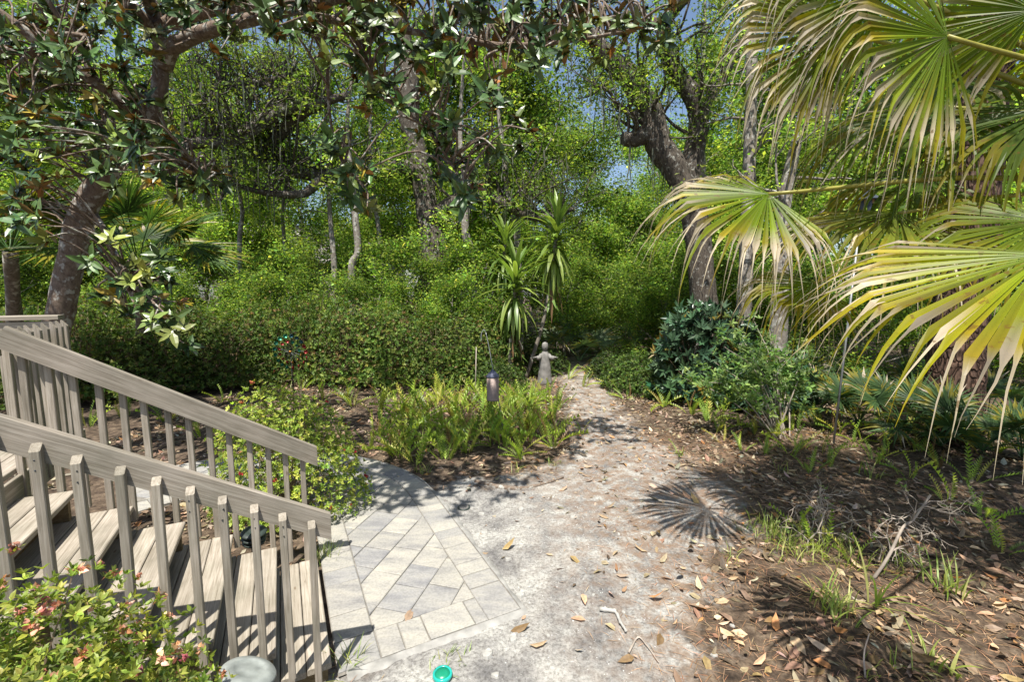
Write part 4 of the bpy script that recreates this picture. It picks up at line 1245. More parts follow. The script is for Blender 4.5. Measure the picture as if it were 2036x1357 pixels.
# ------------------------------------------------------------------ fan palms
def frond_geometry(rng, H, axis, nrm, R, nseg, ang, split=.5, droop=2.2, dead=.3, cup=.25, wmul=1.0, green=((.13, .17, .018), (.20, .20, .02)), rows=9, ltip=1.0, stiff=False, early=.75):
    """list of (verts, faces, colors), one pleated segment each, in world coordinates"""
    axis = norm(axis); nrm = norm(nrm - axis * axis.dot(nrm)); side = np.cross(nrm, axis)
    out = []
    dphi = 2 * ang / nseg
    Gv = np.array([0, 0, -1.0])
    fd = rng.uniform()
    for i in range(nseg):
        ph = -ang + (i + .5) * dphi
        f = ph / ang
        d = axis * math.cos(ph) + side * math.sin(ph) - nrm * cup * abs(math.sin(ph)) * .6
        d = norm(d + rng.normal(0, .022, 3)); d0 = d.copy()
        Ln = R * (1 - .22 * f * f) * rng.uniform(.94, 1.06)
        tot = Ln * (1 + ltip * rng.uniform(.25, .62)) if not stiff else Ln
        sp = split * rng.uniform(.92, 1.08) * Ln / tot if not stiff else split * rng.uniform(.9, 1.1)
        p = H.copy(); ts = np.concatenate([np.linspace(0, sp, 4), np.linspace(sp, 1, rows - 3)[1:]])
        tdead = 2.0
        if rng.random() < dead: tdead = rng.uniform(sp * (early if rng.random() < .4 else .9), min(1, sp + .06))
        elif not stiff: tdead = rng.uniform(sp + .25, 1.05)
        tw = rng.normal(0, .5)
        V = []; C = []
        g0 = np.array(green[0]) * np.exp(rng.normal(0, .12)); g1 = np.array(green[1]) * np.exp(rng.normal(0, .12))
        ylw = rng.random() < .35
        tan = np.array([.62, .53, .42]) * rng.uniform(.6, 1.15); prev = 0.0
        kink = rng.uniform(.6, 1.5)
        for t in ts:
            ds = (t - prev) * tot; p = p + d * ds; prev = t
            if t >= sp - 1e-6:
                d = norm(d + Gv * droop * kink * ds / max(R, .3) * (1.0 + 1.6 * (t - sp)) + rng.normal(0, .05, 3) * (0 if stiff else 1))
            else:
                d = norm(d + Gv * .10 * ds / R)
            r = t * tot
            wj = 2 * r * math.tan(dphi / 2) * 1.06
            ws = 2 * sp * tot * math.tan(dphi / 2)
            w = wj if t <= sp else ws * max(0.05, (1 - (t - sp) / (1 - sp)) ** 1.1) * wmul * .8
            if not stiff and t > sp and t > tdead: w *= .5
            nn = norm(nrm - d * d.dot(nrm)) if abs(d.dot(nrm)) < .97 else norm(axis - d * d.dot(axis))
            ss = np.cross(nn, d)
            if t > sp: 
                a = tw * (t - sp) * 3; ss, nn = ss * math.cos(a) + nn * math.sin(a), nn * math.cos(a) - ss * math.sin(a)
            V += [p - ss * w / 2, p - nn * w * .22 * 1.0, p + ss * w / 2]
            k = min(1, t / max(sp, .01))
            c = g0 * (1 - k) + g1 * k if t <= sp else g1
            if t > sp * .9 and ylw: c = c * .4 + np.array([.34, .26, .015]) * .6
            if t > tdead: c = tan
            elif t > tdead - .12: c = c * .5 + np.array([.42, .30, .03]) * .5
            C += [c * .92, c * .8, c]
        rws = len(ts)
        Fq = []
        for r_ in range(rws - 1):
            for q in (0, 1): Fq.append([3 * r_ + q, 3 * r_ + q + 1, 3 * r_ + q + 4, 3 * r_ + q + 3])
        out.append((np.array(V), np.array(Fq), np.array(C)))
    return out


def petiole(mb, a, b, sag, r0=.022, r1=.012, colr=(1, 1, 1)):
    m = (a + b) / 2 + np.array([0, 0, sag])
    tube(mb, catmull([a, m, b], 8), np.linspace(r0, r1, 17), 6, colr, cap=True)


def build_fan_palm():
    rng = np.random.default_rng(81)
    crown = np.array([5.2, 3.3, 3.0])
    root = thing('fan_palm', (crown[0], crown[1], -.05), 'large fan palm with drooping yellow green fronds and tan frayed tips', 'palm')
    tb = MB(); tube(tb, catmull([[crown[0] + .1, crown[1] - .05, -.1], [crown[0] + .05, crown[1], 1.4], crown], 8), np.linspace(.2, .17, 17), 14, bump=.06, rng=rng)
    link('trunk', tb.mesh('trunk', M['far_bark'], True), root)
    Y = ((.135, .225, .012), (.22, .275, .012)); G = ((.075, .15, .018), (.13, .20, .018)); B = ((.16, .25, .012), (.34, .33, .010))
    # hub pixel, depth, direction the blade points to (pixel offset, depth change), plane tilt, radius, segments, half-angle, dead share
    spec = [
        # x, y, d, (dx, dy, dd), R, nseg, ang, dead, split, droop, colours, tilt
        (1884, 72, 3.0, (-250, 60, -.25), .86, 46, 1.95, .75, .78, 2.6, Y, .85),
        (1672, 62, 3.5, (-230, 10, -.1), .90, 40, 1.55, .9, .80, 3.0, ((.10, .145, .016), (.16, .19, .02)), .7),
        (1528, 386, 3.4, (-230, 50, -.2), .84, 44, 1.9, .75, .72, 2.0, Y, .5),
        (2085, 505, 2.0, (-285, 225, -.25), .92, 44, 1.5, .75, .74, 1.7, B, .65),
        (1786, 424, 3.5, (-230, 60, -.3), .90, 44, 1.9, .3, .70, 2.2, ((.11, .155, .018), (.17, .19, .02)), .4),
        (1618, 563, 4.1, (-170, 35, -.2), .66, 40, 1.8, .6, .70, 2.4, Y, .45),
        (1878, 212, 3.7, (-330, 120, -.2), 1.1, 42, 1.7, .12, .60, 2.2, G, .45),
    ]
    other = MB()
    nseg_total = 0
    for j, (x, y, d, (dx, dy, dd), R, ns, ang, dead, split, droop, colr, tilt) in enumerate(spec):
        H = pix(x, y, d); ax = pix(x + dx, y + dy, d + dd) - H
        toward = norm(CAM - H)
        up = np.array([0, 0, 1.0])
        nr = norm(up * (1 - tilt) + toward * tilt)
        pb = MB(); petiole(pb, crown + (H - crown) * .05, H, .12 + .1 * rng.random(), .024, .014)
        st = link('frond_stalk', pb.mesh('frond_stalk', M['stem'], True), root)
        segs = frond_geometry(rng, H, ax, nr, R, int(ns * 1.3), ang, split, droop, dead, green=colr, ltip=.55 if j == 3 else .9, early=.5 if j == 3 else .75)
        for V, Fq, C in segs:
            if j > 4: other.add(V, Fq, C); continue
            mb = MB(); mb.add(V, Fq, C)
            link('leaf_segment', mb.mesh('leaf_segment', M['palm_leaf']), st)
            nseg_total += 1
    # more fronds: some at the edge of the view, the rest of the crown outside it
    rest = [(1838, 345, 4.2, (-220, 60, 0), .85, 40, 1.7, .15, G, .4), (2090, 215, 3.2, (-200, 60, .1), .8, 40, 1.6, .1, G, .5), (2085, 440, 2.9, (-170, 20, .1), .75, 40, 1.6, .1, Y, .55),
            (2060, 20, 3.0, (-150, -40, .2), .8, 40, 1.8, .5, Y, .7), (1890, 150, 4.2, (-260, 150, 0), .95, 40, 1.6, .1, G, .4), (1760, -30, 3.3, (-200, -20, 0), .9, 40, 1.7, .8, Y, .7)]
    for x, y, d, (dx, dy, dd), R, ns, ang, dead, colr, tilt in rest:
        H = pix(x, y, d); ax = pix(x + dx, y + dy, d + dd) - H
        nr = norm(np.array([0, 0, 1.0]) * (1 - tilt) + norm(CAM - H) * tilt)
        pb = MB(); petiole(pb, crown + (H - crown) * .05, H, .15, .024, .014)
        link('frond_stalk', pb.mesh('frond_stalk', M['stem'], True), root)
        for V, Fq, C in frond_geometry(rng, H, ax, nr, R, ns, ang, .65, 2.8, dead, green=colr): other.add(V, Fq, C)
    for k in range(20):
        a = k * 2.399; el = rng.uniform(.15, 1.3)
        dv = np.array([math.cos(a) * math.cos(el), math.sin(a) * math.cos(el), math.sin(el)])
        H = crown + dv * rng.uniform(1.2, 1.6)
        q = H + dv * .9 - np.array([0, 0, .4])
        ins, z = in_view(np.array([H, q]), 60)
        if (ins & (H[1] > .3)).any() or H[1] < .6: continue
        pb = MB(); petiole(pb, crown + dv * .05, H, .1)
        link('frond_stalk', pb.mesh('frond_stalk', M['stem'], True), root)
        nr = norm(np.array([0, 0, 1.0]) + dv * .2)
        for V, Fq, C in frond_geometry(rng, H, dv * np.array([1, 1, .3]), nr, .85, 34, 1.9, .65, 2.0, .3, green=Y): other.add(V, Fq, C)
    link('frond_blades', other.mesh('frond_blades', M['palm_leaf']), root, kind='stuff')


build_fan_palm()


def stiff_palm(name, base, crown, seed, nfr, R, reach, green, label, cat, group=None, trunk_r=.09, elev=(.1, 1.2), nseg=30, parts=True, mat='fan_leaf'):
    """a smaller fan palm or palmetto: every fan is a part"""
    rng = np.random.default_rng(seed)
    root = thing(name, base, label, cat, group)
    base = np.asarray(base, float); crown = np.asarray(crown, float)
    if trunk_r:
        tb = MB(); tube(tb, catmull([base - [0, 0, .05], (base + crown) / 2 + [.02, .02, 0], crown], 5), np.linspace(trunk_r * 1.1, trunk_r * .8, 11), 10, bump=.1, rng=rng)
        link('trunk', tb.mesh('trunk', M['far_bark'], True), root)
    for k in range(nfr):
        a = k * 2.399 + rng.uniform(-.3, .3); el = rng.uniform(*elev)
        dv = np.array([math.cos(a) * math.cos(el), math.sin(a) * math.cos(el), math.sin(el)])
        H = crown + dv * reach * rng.uniform(.7, 1.15)
        nr = norm(np.array([0, 0, 1.0]) * .8 + norm(np.array([0, -1, .6])) * .5 - dv * .2)
        mb = MB()
        for V, Fq, C in frond_geometry(rng, H, norm(dv - np.array([0, 0, .25])), nr, R * rng.uniform(.85, 1.1), nseg, rng.uniform(1.7, 2.3), .52, .45, .06, .2, 1.0, green, 7, 0, True): mb.add(V, Fq, C)
        petiole(mb, crown, H, .06, .010, .007, np.array(green[0]) * 1.2)
        link('fan', mb.mesh('fan', M[mat]), root)
    return root


def build_small_palms():
    D1 = ((.045, .095, .022), (.075, .14, .032)); D2 = ((.04, .085, .028), (.07, .13, .042)); D3 = ((.08, .145, .06), (.14, .21, .09))
    stiff_palm('fan_palm', gnd(285, 760) * [1, 1, 0], pix(275, 530, 8.2), 91, 17, .85, .95, D1, 'dark green fan palm in the shade behind the magnolia trunk', 'palm', None, .12)
    stiff_palm('fan_palm', gnd(30, 790) * [1, 1, 0], pix(20, 500, 7.6), 92, 15, .85, .95, D1, 'dark green fan palm beyond the corner of the deck railing', 'palm', None, .12)
    # palmettos: each near group differs in what it stands beside
    for x, y, s, sd, lab in ((1150, 728, 1.7, 93, 'bluish green palmetto just behind the stone statue'), (1215, 718, 1.6, 94, 'bluish green palmetto beside the far end of the sandy path'),
                             (1185, 695, 1.8, 95, 'pale fan leaved palmetto at the far bend of the path'), (985, 715, 1.4, 96, 'palmetto half hidden behind the yuccas'),
                             (1640, 815, .95, 97, 'palmetto beside the pole of the lantern shaped feeder'), (1700, 790, 1.0, 98, 'dark palmetto between the feeder pole and the pine'),
                             (1590, 790, .9, 99, 'dark palmetto behind the leafy green shrub'), (1800, 805, 1.0, 100, 'shaded palmetto at the left foot of the pine'),
                             (1960, 850, 1.0, 101, 'shaded palmetto at the right foot of the pine'), (2030, 930, .7, 102, 'small palmetto sprouting from the leaf litter under the palm'),
                             (1705, 858, 1.0, 104, 'low green palmetto just right of the feeder pole'), (1795, 872, 1.1, 105, 'broad palmetto in the litter before the pine'), (1868, 905, 1.0, 106, 'green palmetto hiding the foot of the pine'),
                             (1950, 915, 1.1, 107, 'green palmetto right of the pine under the fronds'), (1625, 838, 1.0, 108, 'green palmetto between leafy shrub and feeder pole'), (500, 745, .55, 103, 'small yellowish palmetto under the hedge by the wind spinner')):
        b = gnd(x, y) * [1, 1, 0] + [0, 0, -.04]
        stiff_palm('palmetto', b, b + [0, 0, .15], sd, 9, .48 * s, .62 * s, D3 if x < 1300 and x > 900 else D2, lab, 'palmetto', None, 0, (.25, 1.3), 24)


build_small_palms()


# ------------------------------------------------------------------ yuccas
def strap_leaf(rng, L, w, arch, colr, rows=7):
    """one sword leaf rising along +x and arching towards -z"""
    V = []; C = []; p = np.zeros(3); d = np.array([1.0, 0, 0]); prev = 0
    for t in np.linspace(0, 1, rows):
        p = p + d * (t - prev) * L; prev = t
        d = norm(d + np.array([0, 0, -arch * .32]))
        ww = w * (min(1, .55 + t * 2) * (1 - t ** 3) + .03)
        V += [p + [0, -ww / 2, ww * .18], p, p + [0, ww / 2, ww * .18]]
        c = np.array(colr) * (.85 + .3 * t); C += [c, c * .85, c]
    Fq = []
    for r in range(rows - 1):
        for q in (0, 1): Fq.append([3 * r + q, 3 * r + q + 1, 3 * r + q + 4, 3 * r + q + 3])
    return np.array(V), np.array(Fq), np.array(C)


def build_yuccas():
    rng = np.random.default_rng(111)
    YC = [(.12, .20, .04), (.17, .25, .05), (.24, .31, .065)]
    var = []
    for k in range(8):
        mb = MB(); mb.add(*strap_leaf(rng, 1.0, .115, [.25, .6, 1.0, 1.3][k % 4], YC[k % 3])); var.append(mb.mesh('leaf', M['yucca_leaf'], True))
    dv = []
    for k in range(3):
        mb = MB(); mb.add(*strap_leaf(rng, 1.0, .07, .3, (.24, .14, .07))); dv.append(mb.mesh('dead_leaf', M['dry_leaf'], True))

    def yucca(base, cane, top_h, lab, nl=64, LL=.62):
        root = thing('yucca', base, lab, 'yucca')
        cane = np.array(cane)
        Q = catmull(cane, 6)
        mb = MB(); tube(mb, Q, np.linspace(.055, .045, len(Q)), 9, bump=.08, rng=rng)
        link('trunk', mb.mesh('trunk', M['far_bark'], True), root)
        T = Q[-1]; axis = norm(Q[-1] - Q[-4])
        for i in range(nl):
            t = i / nl
            p = T - axis * (1 - t) * top_h
            a = i * 2.399
            el = math.radians(-62 + 145 * t ** 1.3 + rng.normal(0, 8))
            el = min(el, math.radians(84))
            h = np.array([math.cos(a), math.sin(a), 0])
            d = h * math.cos(el) + np.array([0, 0, 1]) * math.sin(el)
            n = np.array([0, 0, 1]) * math.cos(el) - h * math.sin(el)
            me = var[4 * (i % 2) + min(3, int((1 - t) * 3 + rng.uniform(0, 1)))] if t > .05 else dv[i % 3]
            leaf_objects('leaf', [me], root, [p], [d], [n], [LL * rng.uniform(.8, 1.15)], rng)
        for i in range(10):     # skirt of dead brown leaves
            a = i * 2.4; h = np.array([math.cos(a), math.sin(a), 0]); d = norm(h * .25 + np.array([0, 0, -1]))
            leaf_objects('dead_leaf', dv, root, [T - axis * (top_h + .02) + h * .04], [d], [h], [LL * rng.uniform(.5, .8)], rng)
    b1 = gnd(1046, 752); d1 = visible_size(b1)
    yucca(b1 * [1, 1, 0] - [0, 0, .04], [b1, pix(1062, 700, d1), pix(1080, 640, d1), pix(1094, 560, d1), pix(1105, 480, d1), pix(1110, 445, d1)], 1.55, 'tall yucca with a bare slanting stem behind the stone statue', 100, 1.12)
    b2 = gnd(1012, 760); d2 = visible_size(b2)
    yucca(b2 * [1, 1, 0] - [0, 0, .04], [b2, pix(1015, 690, d2), pix(1022, 600, d2), pix(1026, 540, d2)], 1.5, 'shorter yucca with leaves down to the ground by the tube feeder', 104, 1.08)
    b3 = gnd(985, 735); d3 = visible_size(b3)
    yucca(b3 * [1, 1, 0] - [0, 0, .04], [b3, pix(990, 640, d3), pix(1000, 540, d3), pix(1005, 470, d3)], 1.6, 'shaded dark yucca behind the other two yuccas', 70, 1.05)


build_yuccas()


# ------------------------------------------------------------------ azaleas with spent flowers
AZ = [(.28, .34, .05), (.37, .41, .085), (.19, .26, .045), (.11, .16, .035)]


def flower_mesh(rng, colr, n=12):
    mb = MB()
    D = norm(rng.standard_normal((n, 3)) * [1, 1, .6] + [0, 0, .55]); N = norm(rng.standard_normal((n, 3)) + D * .3)
    leaves_full(mb, rng.normal(0, .22, (n, 3)), D, N, .7 * rng.uniform(.5, 1.1, n), .75 * rng.uniform(.5, 1.2, n), jitter(rng, colr, n, .35, .15), None, .7)
    return mb.mesh('flower', M['flower'])


def azalea(base, rx, ry, rz, seed, nwh, L, W, label, flowers, fcols, nl=6, nparts=300, ex=None):
    rng = np.random.default_rng(seed)
    root = thing('azalea_bush', base, label, 'bush')
    base = np.asarray(base, float)
    P, A = dome_points(rng, nwh, rx, ry, rz, .30, 9)
    if ex: P, A = ex(P, A)
    P = P + base
    p, d, n, l, w, c = whorls(rng, P, A, nl, L, W, AZ, [3, 3, 3, 1.5], None, tilt=(.45, 1.25))
    vis, z = in_view(p, 0)
    facing = z - 1.2 * ((p - base) @ np.array([0, -.5, .8]))
    order = np.argsort(np.where(vis, facing, 99)); near, rest = order[:nparts], order[nparts:]
    var = leaf_variants('leaf', 10, seed + 1, AZ, [3, 3, 3, 1.5], 'azalea_leaf', W / L)
    leaf_objects('leaf', var, root, p[near], d[near], n[near], l[near], rng)
    lb = MB(); leaves_full(lb, p[rest], d[rest], n[rest], l[rest], w[rest], c[rest], None, .12)
    link('foliage', lb.mesh('foliage', M['azalea_leaf']), root, kind='stuff')
    sb = MB(); stems(rng, sb, base, P, 90, .005)
    link('stems', sb.mesh('stems', M['twig']), root, kind='stuff')
    fv = [flower_mesh(rng, c_) for c_ in fcols]
    vis, z = in_view(P, 0)
    out = np.linalg.norm((P - base) / [rx, ry, rz], axis=1)
    cand = np.argsort(-(out + rng.uniform(0, .5, len(P))) * vis)[:flowers * 3]
    for i in rng.choice(cand, flowers, replace=False):
        s = rng.uniform(.018, .032); a = rng.uniform(0, 6.28)
        q = P[i] + norm(A[i]) * .02
        Mx = Matrix.Translation(Vector(q)) @ Matrix.Rotation(a, 4, 'Z') @ Matrix.Rotation(rng.uniform(-.8, .8), 4, 'X') @ Matrix.Scale(s, 4)
        link_m('flower', fv[rng.integers(len(fv))], Mx, root)
    return root


PINKS = [(.48, .22, .14), (.52, .29, .19), (.46, .15, .16), (.40, .22, .13), (.55, .25, .19)]
nb = uv(-.86, 1.95)
azalea(nb, .9, .6, 1.66, 121, 5600, .028, .012, 'yellow green azalea with wilted coral flowers in front of the stairs', 60, PINKS)
azalea(uv(-.06, 5.35, -.03), .88, .75, 1.58, 123, 3200, .036, .0145, 'yellow green azalea with few red flowers behind the far handrail', 34, [(.42, .02, .05), (.40, .10, .05), (.30, .07, .04)])


# ------------------------------------------------------------------ ferns
def fern_frond(rng, colr):
    """one upright sword fern frond, 1 long along +x: a midrib with toothed leaflets"""
    n = 11; V = []; C = []; Fc = []
    p = np.zeros(3); d = np.array([1.0, 0, 0])
    bend = rng.uniform(.03, .16)
    for i in range(n):
        t = (i + .4) / n
        w = .092 * (min(1, .45 + 2.2 * t) * (1 - max(0, t - .55) ** 1.5 * 2.4)) + .012
        st = .93 / n
        z = -bend * (t ** 2) * 4; zz = -bend * ((t + st) ** 2) * 4
        for sgn in (-1, 1):
            b = len(V)
            V += [[t, 0, z], [t + st * .95, 0, zz], [t + st * 1.5 + .02, sgn * w, z - .012 + .02]]
            Fc.append([b, b + 1, b + 2] if sgn > 0 else [b + 1, b, b + 2])
            c = np.array(colr) * rng.uniform(.85, 1.15); C += [c, c * 1.1, c]
    b = len(V)
    V += [[0, -.006, 0], [0, .006, 0], [.6, .004, -bend * 1.44], [.6, -.004, -bend * 1.44]]; C += [np.array([.10, .07, .03])] * 4
    mb = MB(); mb.add(V, Fc, np.array(C)); mb.f.append(np.array([[b, b + 1, b + 2, b + 3]]))
    return mb.mesh('frond', M['fern_leaf'])


def build_ferns():
    rng = np.random.default_rng(131)
    FC = [(.26, .36, .05), (.35, .42, .06), (.18, .28, .045), (.42, .40, .09)]
    var = [fern_frond(rng, FC[k % 4]) for k in range(9)] + [fern_frond(rng, (.25, .15, .07))]

    def clump(p, size, n, lab, grp, spread=.72):
        root = thing('fern', p, lab, 'fern', grp)
        P = []; D = []; N = []; L = []
        for i in range(n):
            a = rng.uniform(0, 6.28); tl = abs(rng.normal(0, spread * .5)) + .1
            h = np.array([math.cos(a), math.sin(a), 0])
            D.append(h * math.sin(tl) + np.array([0, 0, math.cos(tl)])); q = rng.uniform(0, 6.28) if tl < .35 else a
            hq = np.array([math.cos(q), math.sin(q), 0]); N.append(-hq * 1.0 + np.array([0, 0, .3]))
            P.append(np.array(p) + h * rng.uniform(0, .09) * [1, 1, 0]); L.append(size * rng.uniform(.65, 1.12))
        leaf_objects('frond', var, root, np.array(P), np.array(D), np.array(N), np.array(L), rng)
    # main bed left of the path: denser along its near rim
    bed = np.array([gnd(*p)[:2] for p in [(722, 905), (760, 915), (850, 940), (960, 945), (1060, 920), (1128, 880), (1138, 830), (1100, 795), (1010, 790), (900, 795), (820, 805), (740, 830)]])
    lo, hi = bed.min(0), bed.max(0); cnt = 0; pts = []
    while cnt < 84:
        q = rng.uniform(lo, hi); ins = False
        for a, b in zip(bed, np.roll(bed, -1, 0)):
            if (a[1] > q[1]) != (b[1] > q[1]) and q[0] < a[0] + (q[1] - a[1]) / (b[1] - a[1]) * (b[0] - a[0]): ins = not ins
        if not ins or (pts and min(np.linalg.norm(np.array(pts) - q, axis=1)) < .16): continue
        pts.append(q); cnt += 1
        clump((q[0], q[1], -.04), rng.uniform(.34, .6), rng.integers(5, 10), 'upright sword fern in the bed between the pavers and the sandy path', 'sword ferns in the bed beside the path')
    for x, y, n in ((640, 795, 7), (690, 790, 7), (520, 790, 6), (440, 800, 6), (600, 775, 6), (760, 790, 8), (830, 780, 8), (880, 785, 8), (700, 810, 6), (560, 800, 5), (480, 850, 5), (250, 830, 6), (330, 840, 6), (400, 870, 5), (180, 850, 5)):
        q = gnd(x, y); clump((q[0], q[1], -.04), rng.uniform(.35, .5), n, 'sword fern in the shade along the foot of the hedge', 'sword ferns under the hedge')
    for x, y, n in ((1245, 795, 8), (1265, 770, 7), (1230, 775, 7), (1290, 790, 7), (1320, 810, 7), (1350, 800, 6), (1375, 825, 8), (1410, 840, 8), (1395, 805, 7), (1440, 820, 7), (1470, 850, 7), (1500, 865, 6), (1540, 870, 6), (1160, 770, 6), (1130, 755, 6), (1215, 755, 6), (1180, 745, 6), (1430, 860, 6)):
        q = gnd(x, y); clump((q[0], q[1], -.04), rng.uniform(.38, .58), n, 'arching fern on the shrub side of the sandy path', 'ferns on the shrub side of the path', .9)
    for x, y, n, s in ((1590, 895, 6, .4), (1640, 905, 5, .35), (1700, 880, 6, .4), (1760, 905, 5, .4), (1610, 940, 5, .32), (1350, 905, 4, .22), (1160, 855, 3, .25), (1560, 830, 6, .5), (1625, 850, 6, .4), (1480, 900, 5, .3), (1830, 900, 6, .4), (1930, 960, 6, .4), (1670, 865, 7, .45), (1720, 850, 7, .45), (1790, 870, 7, .45), (1870, 930, 6, .4), (1980, 900, 7, .45), (1520, 905, 6, .32), (1570, 905, 6, .36), (1740, 920, 6, .36), (1800, 950, 6, .36), (1880, 1000, 5, .36), (1960, 1030, 6, .36), (1580, 855, 7, .5), (1650, 930, 5, .3), (1990, 1100, 5, .34), (1430, 880, 5, .3)):
        q = gnd(x, y); clump((q[0], q[1], -.04), s, n, 'small fern growing out of the brown leaf litter', 'small ferns in the leaf litter', .9)
    for x, y in ((1640, 1090), (1600, 1070), (1700, 1120)):
        q = gnd(x, y); clump((q[0], q[1], -.04), .3, 6, 'fern among the grass under the bare twiggy bush', 'ferns under the bare bush', 1.0)


build_ferns()


# ------------------------------------------------------------------ leafy green shrub, bare bush
def leafy_shrub():
    rng = np.random.default_rng(141)
    b = gnd(1552, 868) * [1, 1, 0] + [0, 0, -.05]
    root = thing('leafy_shrub', b, 'light green leafy shrub on thin tan stems right of the path', 'shrub')
    d0 = visible_size(b)
    tips = []; sb = MB()
    ends = [(1400, 745), (1420, 720), (1440, 690), (1470, 665), (1500, 640), (1530, 655), (1460, 735), (1500, 720), (1540, 700), (1570, 690), (1590, 730), (1380, 760), (1430, 760), (1490, 765), (1560, 745), (1600, 760), (1455, 650), (1520, 690), (1360, 752), (1600, 700)]
    for x, y in ends:
        e = pix(x, y, d0 + rng.uniform(-.7, .5))
        m = b * .45 + e * .55 + np.array([0, 0, .22]) + rng.normal(0, .05, 3)
        Q = catmull([b + rng.normal(0, .07, 3) * [1, 1, 0], m, e], 6); tube(sb, Q, np.linspace(.012, .004, len(Q)), 5, cap=False)
        for i in range(5, len(Q)):
            for _ in range(5): tips.append(Q[i] + rng.normal(0, .10, 3))
    link('stems', sb.mesh('stems', M['dead_twig']), root, kind='stuff')
    tips = np.array(tips); n = len(tips)
    A = norm(rng.standard_normal((n, 3)) * .5 + [0, -.3, .6])
    SH = [(.16, .26, .07), (.22, .31, .08), (.11, .20, .05)]
    p, d, nn, l, w, c = whorls(rng, tips, A, 4, .085, .036, SH, [3, 2, 2], None, tilt=(.8, 1.4))
    order = np.argsort(visible_size(p)); near, rest = order[:300], order[300:]
    leaf_objects('leaf', leaf_variants('leaf', 8, 142, SH, [3, 2, 2], 'azalea_leaf', .42), root, p[near], d[near], nn[near], l[near], rng)
    lb = MB(); leaves_full(lb, p[rest], d[rest], nn[rest], l[rest], w[rest], c[rest], None, .1)
    link('foliage', lb.mesh('foliage', M['azalea_leaf']), root, kind='stuff')
    # bare twiggy bush with a few green sprigs
    b = gnd(1735, 1150) * [1, 1, 0] + [0, 0, -.05]; d0 = visible_size(b)
    root = thing('bare_bush', b, 'half dead twiggy bush with a leaning tan stem over the grass', 'bush')
    mb = MB(); Q = catmull([b, pix(1765, 1110, d0 - .05), pix(1795, 1050, d0 - .05), pix(1815, 1035, d0), pix(1850, 985, d0 + .05)], 5)
    tube(mb, Q, np.linspace(.013, .008, len(Q)), 8, bump=.08, rng=rng)
    link('stem', mb.mesh('stem', M['dead_twig'], True), root)
    tb = MB(); tt = []

    def twig(p, dr, ln, r, lev):
        k = 4; pts = [np.array(p)]; dr = norm(dr)
        for _ in range(k): dr = norm(dr + rng.normal(0, .35, 3)); pts.append(pts[-1] + dr * ln / k)
        tube(tb, pts, np.linspace(r, r * .5, k + 1), 4, rng.uniform(.8, 1.2) * np.ones(3), cap=False)
        if lev == 0: tt.append(pts[-1]); return
        for _ in range(rng.integers(2, 4)): twig(pts[rng.integers(1, k + 1)], dr + rng.normal(0, .7, 3), ln * rng.uniform(.5, .8), r * .65, lev - 1)
    for (x, y) in ((1680, 1000), (1640, 980), (1600, 960), (1650, 1010), (1620, 1000), (1700, 960), (1665, 970), (1590, 985)):
        s = gnd(1640 + rng.uniform(-40, 60), 1075 + rng.uniform(-25, 25)); e = pix(x, y, visible_size(s))
        twig(s, e - s, np.linalg.norm(e - s) * .75, .007, 3)
    for i in range(6, len(Q), 3):
        for _ in range(3): twig(Q[i], rng.standard_normal(3) * [1, .7, .7] + [0, 0, .3], .24, .005, 2)
    link('twigs', tb.mesh('twigs', M['dead_twig']), root, kind='stuff')
    tt = np.array(tt); pick = tt[rng.choice(len(tt), 34)]
    lb = MB(); whorls(rng, pick, np.tile([0, 0, 1.], (34, 1)), 5, .032, .014, [(.14, .22, .06), (.2, .26, .08)], [1, 1], lb, True)
    link('foliage', lb.mesh('foliage', M['azalea_leaf']), root, kind='stuff')


leafy_shrub()


